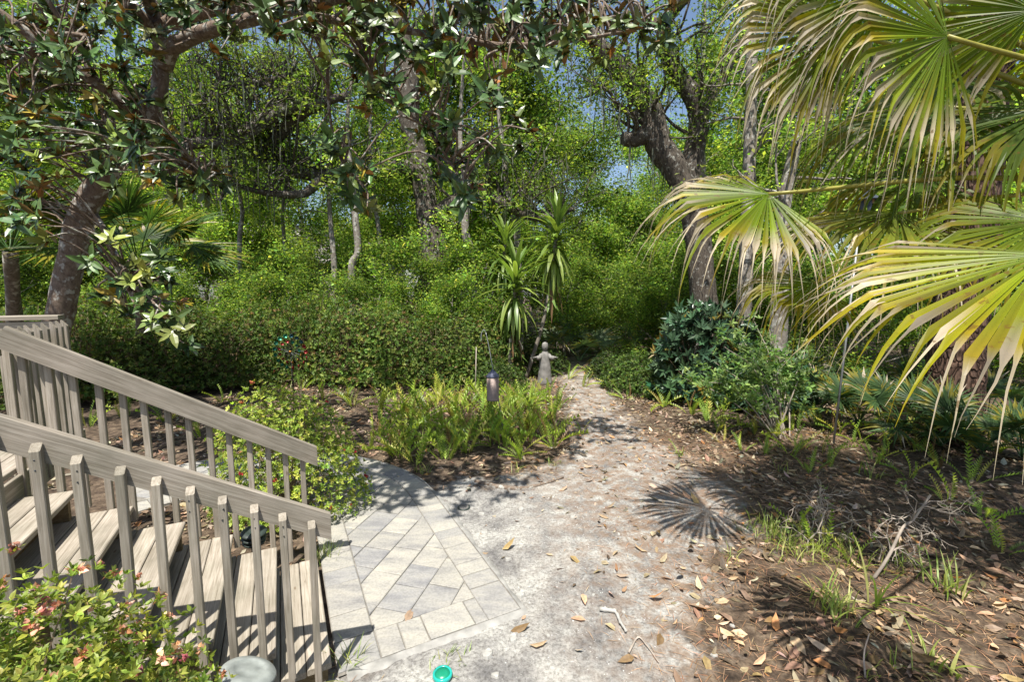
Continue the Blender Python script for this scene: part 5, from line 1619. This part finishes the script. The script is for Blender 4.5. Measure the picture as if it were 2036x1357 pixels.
# ------------------------------------------------------------------ grass tufts, fallen leaves, needles, grit
def build_litter():
    rng = np.random.default_rng(151)
    # grass
    gm = MB()

    def tuft(x, y, n, L, w, spread=.12, tilt=.6, cols=((.16, .24, .04), (.24, .29, .06), (.30, .30, .10))):
        c = gnd(x, y)
        for _ in range(n):
            p = c + rng.normal(0, spread, 3) * [1, 1, 0]; a = rng.uniform(0, 6.28); t = abs(rng.normal(.25, tilt * .6))
            h = np.array([math.cos(a), math.sin(a), 0]); d = h * math.sin(t) + np.array([0, 0, math.cos(t)])
            ln = L * rng.uniform(.55, 1.2); pts = [p]; k = 5
            for _k in range(k): d = norm(d + np.array([0, 0, -.16]) + h * .08); pts.append(pts[-1] + d * ln / k)
            pts = np.array(pts); s = np.cross(h, [0, 0, 1]); ww = w * np.array([.7, 1, 1, .8, .5, .08])[:, None]
            V = np.concatenate([pts - s * ww / 2, pts + s * ww / 2])
            gm.add(V, [[j, j + 1, j + 7, j + 6] for j in range(5)], np.array(cols[rng.integers(len(cols))]) * rng.uniform(.75, 1.2))
    for x, y, n, L, w, s in ((1545, 1075, 60, .26, .007, .09), (1520, 1050, 40, .22, .007, .07), (1575, 1105, 40, .24, .007, .09), (1660, 1220, 46, .24, .011, .06), (1650, 1190, 24, .2, .01, .06), (1740, 1205, 10, .42, .017, .03), (1890, 1180, 26, .32, .012, .06), (1800, 1130, 18, .28, .010, .07),
                             (1620, 1105, 50, .2, .006, .14), (1680, 1090, 40, .22, .006, .12), (1700, 1130, 30, .22, .008, .12), (1480, 1060, 16, .13, .006, .08), (1450, 1110, 12, .12, .006, .06), (1840, 1310, 14, .16, .012, .05), (1890, 1345, 10, .16, .02, .03), (1790, 1330, 12, .2, .007, .06), (1700, 1340, 10, .15, .006, .06),
                             (688, 1330, 26, .20, .006, .05), (880, 1330, 16, .10, .005, .06), (905, 1318, 10, .07, .005, .05), (1100, 925, 16, .14, .007, .06), (1350, 905, 14, .14, .012, .04), (840, 940, 22, .18, .01, .06), (1030, 940, 8, .25, .01, .03), (1730, 950, 14, .28, .014, .05), (1560, 940, 10, .2, .01, .05),
                             (640, 1115, 70, .16, .004, .05), (650, 1100, 50, .15, .004, .05), (1010, 830, 40, .5, .009, .2), (960, 850, 40, .45, .009, .25), (1060, 840, 30, .45, .009, .15), (900, 870, 30, .4, .008, .25), (1040, 790, 30, .55, .01, .2), (860, 890, 24, .35, .008, .2), (780, 890, 24, .35, .008, .2), (540, 770, 40, .35, .012, .25), (520, 760, 30, .35, .012, .2)):
        tuft(x, y, n, L, w, s)
    link('grass', gm.mesh('grass', M['grass']), kind='stuff')['label'] = 'thin grass blades growing in tufts through the litter'
    # fallen leaves
    DL = [(.25, .175, .11), (.35, .265, .18), (.16, .11, .07), (.42, .34, .25), (.28, .15, .06), (.11, .08, .055)]
    DW = [3, 3.4, 2, 2, .8, 1.2]
    n = 90000
    X = rng.uniform(-6.5, 9, n); Yy = rng.uniform(1.2, 13.5, n)
    sd = path_sd(X, Yy)
    mass = smooth(.25, -.5, sd)
    clus = .5 + .5 * np.sin(X * 1.9 + 1.3 * np.sin(Yy * 1.1)) * np.sin(Yy * 1.6 + .7 * X)
    dens = mass * (.12 + .55 * clus ** 1.5) + .06 * smooth(-.4, 1.8, X) * (.3 + 1.6 * clus ** 2) + .010 + .10 * smooth(4.5, 6.5, Yy) * smooth(1.2, 0, np.abs(sd))
    uu = X * UA[0] + Yy * UA[1]; vv = X * VA[0] + Yy * VA[1]
    onpave = ((uu > -2.2) & (uu < 1.55) & (vv > 2.7) & (vv < 7.6))
    dens = np.where(onpave & (uu < 1.5) & ((uu > .15) | (vv > 4.3)) & (np.hypot(uu - ARC_C[0], np.maximum(vv - ARC_C[1], 0)) < R_OUT) & (np.hypot(uu - ARC_C[0], np.maximum(vv - ARC_C[1], 0)) > R_IN), .004, dens)
    dens = np.where((uu < .2) & (uu > -2.2) & (vv > 2.6) & (vv < 4.2), 0, dens)
    keep = rng.random(n) < dens
    X, Yy = X[keep], Yy[keep]; n = len(X)
    P = np.stack([X, Yy, gz(X, Yy) + .006 + rng.uniform(0, .018, n)], 1)
    a = rng.uniform(0, 6.28, n)
    D = np.stack([np.cos(a), np.sin(a), rng.normal(0, .16, n)], 1)
    Nn = norm(np.stack([rng.normal(0, .28, n), rng.normal(0, .28, n), np.ones(n)], 1))
    flip = rng.random(n) < .5; Nn[flip] *= -1
    L = rng.uniform(.06, .15, n) * np.where(rng.random(n) < .45, .5, 1); W = L * rng.uniform(.3, .45, n)
    C = palette(rng, DL, DW, n, .25) * np.where(path_sd(X, Yy) > -.3, 1.35, 1.0)[:, None]
    vis, z = in_view(P, -5)
    size = np.where(vis, L / np.maximum(z, .3), 0)
    order = np.argsort(-size); near, rest = order[:290], order[290:]
    var = leaf_variants('fallen_leaf', 12, 152, DL, DW, 'dry_leaf', .38, None, None, .25)
    light = leaf_variants('fallen_leaf', 8, 153, [(.42, .30, .19), (.48, .37, .25), (.36, .22, .11), (.40, .20, .07)], [3, 3, 2, 1], 'dry_leaf', .42, None, None, .25)
    Dn, Sn, Nf = frames(D[near], Nn[near])
    for i, j in enumerate(near):
        me = var[rng.integers(len(var))]; l = L[j]; d, s_, q = Dn[i], Sn[i], Nf[i]; p = P[j] + [0, 0, .008]
        onsand = path_sd(np.array([p[0]]), np.array([p[1]]))[0] > .1
        if onsand or i % 2: me = light[rng.integers(len(light))]
        o = link_m('fallen_leaf', me, Matrix(((d[0] * l, s_[0] * l, q[0] * l, p[0]), (d[1] * l, s_[1] * l, q[1] * l, p[1]), (d[2] * l, s_[2] * l, q[2] * l, p[2]), (0, 0, 0, 1))))
        if onsand: tag(o, 'dry tan magnolia leaf lying on the pale sandy path', 'leaf', 'fallen leaves on the sand')
        else: tag(o, 'dry brown magnolia leaf in the litter beside the sandy path', 'leaf', 'fallen leaves in the litter')
    lb = MB(); leaves_full(lb, P[rest], D[rest], Nn[rest], L[rest], W[rest], C[rest], None, .22)
    o = link('leaf_litter', lb.mesh('leaf_litter', M['dry_leaf']), kind='stuff'); o['label'] = 'brown carpet of fallen leaves over the soil'
    # pine needles: thin straight slivers, mostly on the right foreground and by the last baluster
    m = 26000
    X = rng.uniform(-1.6, 5.5, m); Yy = rng.uniform(1.2, 7.5, m); sd = path_sd(X, Yy)
    dens = (.75 * smooth(.5, -.3, sd) + .28 * smooth(.2, 1.6, X)) * smooth(-.3, .5, X)
    g1 = gnd(650, 1335); dens += 1.2 * np.exp(-((X - g1[0] + .05) ** 2 + (Yy - g1[1]) ** 2) / .035)
    k = rng.random(m) < dens; X, Yy = X[k], Yy[k]; m = len(X)
    a = rng.uniform(0, 6.28, m); L = rng.uniform(.06, .16, m)
    P = np.stack([X, Yy, gz(X, Yy) + .008 + rng.uniform(0, .012, m)], 1); D = np.stack([np.cos(a), np.sin(a), rng.normal(0, .08, m)], 1)
    nm = MB(); leaves_rhomb(nm, P, D, np.tile([0, 0, 1.], (m, 1)), L, np.full(m, .0035), palette(rng, [(.30, .17, .09), (.22, .12, .07), (.38, .25, .15)], [2, 1, 1], m))
    o = link('pine_needles', nm.mesh('pine_needles', M['dry_leaf']), kind='stuff'); o['label'] = 'thin reddish pine needles strewn on the ground'
    # grit of shell and stone on the sand
    m = 16000
    X = rng.uniform(-2, 3.5, m); Yy = rng.uniform(1.2, 9, m); sd = path_sd(X, Yy)
    uu = X * UA[0] + Yy * UA[1]; vv = X * VA[0] + Yy * VA[1]
    k = (rng.random(m) < smooth(-.3, .4, sd)) & ~((uu < 1.55) & (vv > 2.72)); X, Yy = X[k], Yy[k]; m = len(X)
    gb = MB(); s = rng.uniform(.002, .0075, m)
    base = np.stack([X, Yy, gz(X, Yy) + .004], 1)
    V = base[:, None] + s[:, None, None] * (np.array([[1, 0, 0], [-.5, .87, 0], [-.5, -.87, 0], [0, 0, .8]])[None] * rng.uniform(.6, 1.4, (m, 4, 1)))
    Ft = (np.array([[0, 1, 3], [1, 2, 3], [2, 0, 3]])[None] + np.arange(m)[:, None, None] * 4).reshape(-1, 3)
    gb.add(V.reshape(-1, 3), Ft, np.repeat(palette(rng, [(.50, .49, .46), (.36, .35, .34), (.16, .14, .12)], [3, 2.5, 1.2], m, .15, .03), 4, 0))
    o = link('grit', gb.mesh('grit', plain_mat('grit', (1, 1, 1), .9, 0, .1, 5, 0, True)), kind='stuff'); o['label'] = 'pale shell grit scattered over the sand'
    # larger stones and shells
    spots = [(992, 1195, 26), (1035, 1185, 34), (968, 1305, 40), (1020, 1275, 36), (1240, 1218, 14), (1010, 1112, 20), (1050, 1050, 22), (1036, 1015, 26), (958, 1022, 20), (1260, 1010, 16), (1455, 1245, 18), (1478, 1260, 16), (1150, 1075, 16), (1085, 1160, 14), (1360, 1035, 14), (1290, 1105, 14), (1200, 960, 12), (985, 1345, 26), (1130, 1130, 12),
             (1320, 1225, 16), (1420, 1305, 20), (1090, 1265, 14), (1180, 1185, 14), (1230, 1065, 12), (940, 1060, 14), (1100, 990, 12)]
    for x, y, wpx in spots:
        p = gnd(x, y); z = visible_size(p); r = wpx * .36 * z / F
        mb = MB(); nn_ = 9; ang = np.linspace(0, 6.283, nn_, endpoint=False); rr = r * rng.uniform(.6, 1.1, nn_) * (1 + .25 * np.cos(2 * ang + rng.uniform(0, 6)))
        lo = np.stack([np.cos(ang) * rr, np.sin(ang) * rr, np.full(nn_, -.01)], 1); hi = lo * [.8, .8, 0] + [0, 0, r * .35]; hi[:, 2] += rng.normal(0, r * .05, nn_)
        mb.add(np.vstack([lo, hi, [[0, 0, r * .42]]]), [[i, (i + 1) % nn_, (i + 1) % nn_ + nn_, i + nn_] for i in range(nn_)])
        mb.f.append(np.array([[nn_ + i, nn_ + (i + 1) % nn_, 2 * nn_] for i in range(nn_)]))
        o = link_m('stone', mb.mesh('stone', M['white_stone']), Matrix.Translation(Vector((p[0], p[1], float(gz(p[0], p[1])) + .004))))
        tag(o, 'whitish stone chip half sunk in the pale sand', 'stone', 'whitish stone chips in the sand')


build_litter()


# ------------------------------------------------------------------ garden things
def build_props():
    rng = np.random.default_rng(161)
    # round sprinkler lid beside the pavers
    p = gnd(922, 1010)
    t = thing('sprinkler_head', (p[0], p[1], -.03), 'small round grey sprinkler lid set in the sand beside pavers', 'sprinkler')
    mb = MB(); lathe(mb, [(.052, -.02), (.055, .012), (.046, .018), (.044, .011), (.012, .010), (.010, .016), (.0001, .016)], 24, (p[0], p[1], -.03)); link('lid', mb.mesh('lid', M['concrete'], True), t)
    mb = MB(); lathe(mb, [(.058, -.02), (.072, .004), (.064, .010), (.056, .006)], 24, (p[0], p[1], -.03)); link('collar', mb.mesh('collar', M['dark_plastic'], True), t)
    # bent surface root
    P, R = pxline([(950, 962, 16), (985, 968, 22), (1020, 972, 18), (1060, 968, 12), (1100, 958, 8)], 1)
    pts = np.array([gnd(x, y) for x, y in ((945, 958), (975, 966), (1005, 972), (1045, 972), (1085, 962), (1120, 950))])
    mb = MB(); Q = catmull(pts, 6); tube(mb, Q + [0, 0, .004], np.interp(np.linspace(0, 1, len(Q)), [0, .3, 1], [.02, .034, .012]), 8, bump=.08, rng=rng)
    tag(link('tree_root', mb.mesh('tree_root', M['magnolia_bark'], True)), 'grey curved root lying across the sand before the ferns', 'root')
    # white forked bit of driftwood, brown stick
    for nm, pp, r, mat, lab in (('driftwood', ((1192, 1215), (1222, 1220), (1232, 1238), (1245, 1260)), .016, 'white_stone', 'white bent piece of driftwood on the sand'),
                                ('stick', ((1250, 1300), (1268, 1270), (1285, 1285), (1310, 1320)), .007, 'dead_twig', 'thin grey brown forked stick on the sand'),
                                ('stick', ((1720, 1350), (1735, 1290), (1740, 1260)), .006, 'dead_twig', 'thin upright dead stick beside the grass tuft')):
        pts = np.array([gnd(*q) for q in pp]) + [0, 0, r * .8]
        if pp[0][0] == 1720: b = pts[0]; pts = np.array([b, b + [.02, .05, .12], b + [.05, .06, .25]])
        mb = MB(); Q = catmull(pts, 5); tube(mb, Q, r * np.linspace(1.1, .5, len(Q)), 7, bump=.22, rng=rng)
        tag(link(nm, mb.mesh(nm, M[mat], True)), lab, nm)
    # teal glass light cap in the sand
    p = gnd(880, 1352)
    t = thing('solar_light', (p[0], p[1], -.03), 'teal glass garden light set low in the sand', 'garden light')
    mb = MB(); lathe(mb, [(.02, -.02), (.05, .0), (.062, .03), (.060, .045), (.050, .048), (.046, .04)], 28, (p[0], p[1], -.03)); link('bowl', mb.mesh('bowl', M['teal'], True), t)
    mb = MB(); lathe(mb, [(.046, .038), (.043, .046), (.02, .05), (.0001, .051)], 28, (p[0], p[1], -.03)); link('cap', mb.mesh('cap', M['teal_dark'], True), t)
    # tiered path lights
    def tier_light(base, z, r, mat, lab, tilt):
        t = thing('path_light', base, lab, 'path light')
        base = np.array(base)
        X = Matrix.Translation(Vector((base[0], base[1], z))) @ Matrix.Rotation(tilt[0], 4, 'X') @ Matrix.Rotation(tilt[1], 4, 'Y')
        for k, (rr, zz) in enumerate(((1, 0), (.96, -.045), (.9, -.085))):
            mb = MB(); lathe(mb, [(.0001, .022), (r * .3 * rr, .021), (r * .55 * rr, .016), (r * .57 * rr, .019), (r * .95 * rr, .004), (r * rr, -.004), (r * .97 * rr, -.012), (r * .4 * rr, -.006)], 36, (0, 0, zz))
            link_m('top_cap' if k == 0 else 'louvre', mb.mesh('louvre', M[mat], True), X, t)
        mb = MB(); tube(mb, [[0, 0, -z + base[2]], [0, 0, -.07]], [.02, .03], 12); link_m('stake', mb.mesh('stake', M['dark_metal'], True), Matrix.Translation(Vector((base[0], base[1], z))), t)
    tier_light(uv(-.24, 2.47, -.04), .47, .135, 'light_cap', 'grey green tiered path light beside the lowest balusters', (-.28, .30))
    tier_light(uv(-.30, 4.22, -.04), .36, .10, 'dark_plastic', 'dark tiered path light behind the steps under the azalea', (.1, .1))
    # hanging tube feeder on a leaning pole with a hook
    b = gnd(1001, 858); d = visible_size(b)
    t = thing('bird_feeder', b * [1, 1, 0] + [0, 0, -.05], 'brown tube bird feeder with dark conical roof among the ferns', 'bird feeder')
    mb = MB(); tube(mb, catmull([b - [0, 0, .05], pix(992, 800, d), pix(981, 740, d), pix(972, 690, d), pix(966, 662, d)], 5), np.full(21, .007), 7); link('pole', mb.mesh('pole', M['grey_metal'], True), t)
    mb = MB(); tube(mb, catmull([pix(966, 662, d), pix(962, 656, d), pix(957, 664, d), pix(957, 680, d)], 5), np.full(16, .006), 7); link('hook', mb.mesh('hook', M['grey_metal'], True), t)
    c = pix(980, 795, d); hgt = (795 - 748) * d / F; r = 12 * d / F
    mb = MB(); lathe(mb, [(.0001, -.012), (r * 1.02, -.012), (r * 1.04, .012), (r, .016), (r, hgt), (r * .96, hgt)], 28, c); link('tube', mb.mesh('tube', M['feeder'], True), t)
    mb = MB(); lathe(mb, [(r * 1.06, hgt - .008), (r * 1.08, hgt + .012), (r * .5, hgt + .075), (r * .16, hgt + .115), (.0001, hgt + .12)], 28, c); link('roof', mb.mesh('roof', M['feeder_roof'], True), t)
    # plain thin cane stake left of it
    b = gnd(944, 800); d = visible_size(b)
    mb = MB(); tube(mb, [b - [0, 0, .05], pix(946, 740, d), pix(947, 690, d)], [.011, .011, .010], 7); tag(link('stake', mb.mesh('stake', M['dead_twig'], True)), 'plain thin tan cane stake beside the tube feeder', 'stake')
    # lantern-shaped feeder on a tall pole
    b = gnd(1657, 884); d = visible_size(b)
    t = thing('bird_feeder', b * [1, 1, 0] + [0, 0, -.05], 'dark six sided lantern bird feeder on a tall thin pole', 'bird feeder')
    top = pix(1712, 424, d)
    mb = MB(); tube(mb, [b - [0, 0, .05], b * .5 + top * .5, top], [.017, .017, .015], 10); link('pole', mb.mesh('pole', M['grey_metal'], True), t)
    c = pix(1722, 424, d); s = d / F
    mb = MB(); lathe(mb, [(.0001, -2 * s), (20 * s, -2 * s), (20 * s, 1.5 * s), (.0001, 1.5 * s)], 6, c); link('floor', mb.mesh('floor', M['feeder_wood']), t)
    for k in range(6):
        a0 = k * math.pi / 3 + .25; a1 = a0 + math.pi / 3
        r = 15 * s; w = .30
        pa = np.array([math.cos(a0), math.sin(a0)]) * r; pb = np.array([math.cos(a1), math.sin(a1)]) * r
        for fa, fb in ((0, w), (1 - w, 1)):
            q0 = pa + (pb - pa) * fa; q1 = pa + (pb - pa) * fb
            mb = MB(); mb.add([[*(q0), 1.5 * s], [*(q1), 1.5 * s], [*(q1), 26 * s], [*(q0), 26 * s], [*(q0 * .9), 1.5 * s], [*(q1 * .9), 1.5 * s], [*(q1 * .9), 26 * s], [*(q0 * .9), 26 * s]] + np.tile(c, (8, 1)), BOXF)
            link('slat', mb.mesh('slat', M['feeder_slate']), t)
        q0 = pa * .97 + (pb - pa) * w; q1 = pa * .97 + (pb - pa) * (1 - w)
        mb = MB(); mb.add([[*(q0), 17 * s], [*(q1), 17 * s], [*(q1), 26 * s], [*(q0), 26 * s], [*(q0 * .93), 17 * s], [*(q1 * .93), 17 * s], [*(q1 * .93), 26 * s], [*(q0 * .93), 26 * s]] + np.tile(c, (8, 1)), BOXF)
        link('arch_panel', mb.mesh('arch_panel', M['feeder_wood']), t)
    mb = MB(); lathe(mb, [(23 * s, 24 * s), (24 * s, 26 * s), (12 * s, 35 * s), (5 * s, 40 * s), (.0001, 43 * s)], 6, c); link('roof', mb.mesh('roof', M['feeder_slate']), t)
    mb = MB(); lathe(mb, [(1.6 * s, 41 * s), (2.4 * s, 44 * s), (.0001, 46 * s)], 10, c); link('finial', mb.mesh('finial', M['dark_metal'], True), t)
    # stone figure with outstretched arms
    b = gnd(1083, 764); d = visible_size(b); s = d / F
    o = b * [1, 1, 0] + [0, 0, -.05]
    t = thing('garden_statue', o, 'grey weathered stone figure with outstretched arms at the path bend', 'statue')
    mb = MB(); prof = [(.0001, 0), (15 * s, 0), (14.5 * s, 6 * s), (13 * s, 20 * s), (11.5 * s, 38 * s), (10.5 * s, 50 * s), (9.8 * s, 56 * s), (8.5 * s, 62 * s), (5.5 * s, 66 * s), (4.0 * s, 68 * s), (4.0 * s, 70 * s)]
    n0 = mb.n; lathe(mb, prof, 24, o)
    V = mb.v[-1]; rel = V - o; ang = np.arctan2(rel[:, 1], rel[:, 0]); fold = 1 + .06 * np.sin(ang * 8) * np.clip(1 - rel[:, 2] / (60 * s), 0, 1)
    V[:, :2] = o[:2] + rel[:, :2] * fold[:, None] * [1, .8]
    link('body', mb.mesh('body', M['concrete'], True), t)
    mb = MB(); lathe(mb, [(.0001, 67 * s), (4.6 * s, 69 * s), (6.2 * s, 74 * s), (6.3 * s, 79 * s), (4.8 * s, 84 * s), (.0001, 86 * s)], 18, o)
    mb.add(o + np.array([[-1.2 * s, -5.6 * s, 78 * s], [1.2 * s, -5.6 * s, 78 * s], [1.3 * s, -5.4 * s, 74 * s], [-1.3 * s, -5.4 * s, 74 * s], [0, -8 * s, 75 * s]]), [[0, 1, 4], [1, 2, 4], [2, 3, 4], [3, 0, 4]])
    link('head', mb.mesh('head', M['concrete'], True), t)
    for sg in (-1, 1):
        sh = o + np.array([sg * 7 * s, -1 * s, 60 * s])
        e = sh + np.array([sg * 5 * s, -6 * s, -5 * s]); h = e + np.array([sg * 5 * s, -6 * s, 2 * s])
        mb = MB(); Q = catmull([sh, e, h], 5); tube(mb, Q, np.interp(np.linspace(0, 1, len(Q)), [0, .5, .8, 1], [4.2 * s, 3.8 * s, 4.4 * s, 2.2 * s]), 10)
        ar = link('arm', mb.mesh('arm', M['concrete'], True), t)
        mb = MB(); hh = h + np.array([sg * 2 * s, 0, 0])
        tube(mb, [h, hh + [sg * 2.5 * s, -1 * s, 0]], [2.1 * s, 1.6 * s], 8)
        for k in range(4): tube(mb, [hh + [sg * 1.5 * s, (k - 1.5) * 1.0 * s, 0], hh + [sg * (6.0 - abs(k - 1.2)) * s, (k - 1.5) * 1.2 * s - 1 * s, -.3 * s]], [.55 * s, .4 * s], 5)
        tube(mb, [hh, hh + [sg * 1.5 * s, -2.5 * s, 1.5 * s]], [.6 * s, .45 * s], 5)
        link('hand', mb.mesh('hand', M['concrete'], True), ar)
    # kinetic wind spinner
    b = gnd(577, 792); d = visible_size(b); s = d / F
    t = thing('wind_spinner', b * [1, 1, 0] + [0, 0, -.05], 'metal wind spinner with red and green cups before the hedge', 'wind spinner')
    c = pix(577, 700, d)
    mb = MB(); tube(mb, [[c[0], c[1] + .03, -.05], [c[0], c[1] + .03, c[2]]], [.012, .010], 8); link('stake', mb.mesh('stake', M['dark_metal'], True), t)
    mb = MB(); lathe(mb, [(.0001, -3 * s), (2.5 * s, -2 * s), (3 * s, 0), (2.5 * s, 2 * s), (.0001, 3 * s)], 12, c); link('hub', mb.mesh('hub', M['cup_copper'], True), t)
    cm = {}
    for m_ in ('cup_red', 'cup_green', 'cup_teal', 'cup_copper'):
        mb = MB(); lathe(mb, [(.0001, 0), (.45, .06), (.8, .25), (1.0, .6), (.92, .6), (.7, .28), (.0001, .08)], 14); cm[m_] = mb.mesh('cup', M[m_], True)
    for ring, (n, R, rr) in enumerate(((17, 32, 3.9), (12, 21, 3.1))):
        for k in range(n):
            a = 2 * math.pi * k / n + .2 * ring; R_ = R
            q = c + (RT * math.cos(a) + np.array([0, 0, 1]) * math.sin(a)) * R_ * s - np.array([0, .03 * ring + .02 * math.sin(3 * a), 0])
            left = math.cos(a) < -.1
            m_ = ('cup_green' if left else 'cup_red') if ring == 0 else ('cup_red' if left else ('cup_green' if math.sin(a) > 0 else 'cup_copper'))
            if ring == 0 and .5 < math.sin(a) and not left: m_ = 'cup_teal'
            X = Matrix.Translation(Vector(q)) @ Matrix.Rotation(math.radians(90 + 25 * math.sin(a * 2)), 4, 'X') @ Matrix.Rotation(a * .3, 4, 'Y') @ Matrix.Scale(rr * s, 4)
            link_m('cup', cm[m_], X, t)
            mb = MB(); tube(mb, catmull([c, c * .45 + q * .55 + np.array([0, -.02, .02]), q], 4), np.full(9, .0035), 4); link('arm', mb.mesh('arm', M['dark_metal']), t)
    # house glimpsed through the trees
    hb = np.array([(640 - 1018) / F * 38, 38.0, -.05])
    t = thing('house', hb, 'house with a pale grey shingled roof glimpsed through the trees', 'house')
    W2, D2, Hh, Rz = 6.0, 4.5, 4.6, 7.6
    ds = lambda x, y, z: hb + np.array([x, y, z])
    mb = MB(); mb.add([ds(-W2, -D2, 0), ds(W2, -D2, 0), ds(W2, D2, 0), ds(-W2, D2, 0), ds(-W2, -D2, Hh), ds(W2, -D2, Hh), ds(W2, D2, Hh), ds(-W2, D2, Hh)], BOXF); link('wall', mb.mesh('wall', M['siding']), t)
    for sg in (-1, 1):
        mb = MB(); mb.add([ds(-W2 - .4, sg * (D2 + .5), Hh - .2), ds(W2 + .4, sg * (D2 + .5), Hh - .2), ds(W2 + .4, 0, Rz), ds(-W2 - .4, 0, Rz), ds(-W2 - .4, sg * (D2 + .5), Hh - .35), ds(W2 + .4, sg * (D2 + .5), Hh - .35), ds(W2 + .4, 0, Rz - .15), ds(-W2 - .4, 0, Rz - .15)], BOXF); link('roof', mb.mesh('roof', M['roof']), t)
    for x in (-3.5, 0, 3.5):
        mb = MB(); mb.add([ds(x - .6, -D2 - .03, 1.2), ds(x + .6, -D2 - .03, 1.2), ds(x + .6, -D2 + .05, 1.2), ds(x - .6, -D2 + .05, 1.2), ds(x - .6, -D2 - .03, 2.8), ds(x + .6, -D2 - .03, 2.8), ds(x + .6, -D2 + .05, 2.8), ds(x - .6, -D2 + .05, 2.8)], BOXF); link('window', mb.mesh('window', M['glass']), t)


build_props()
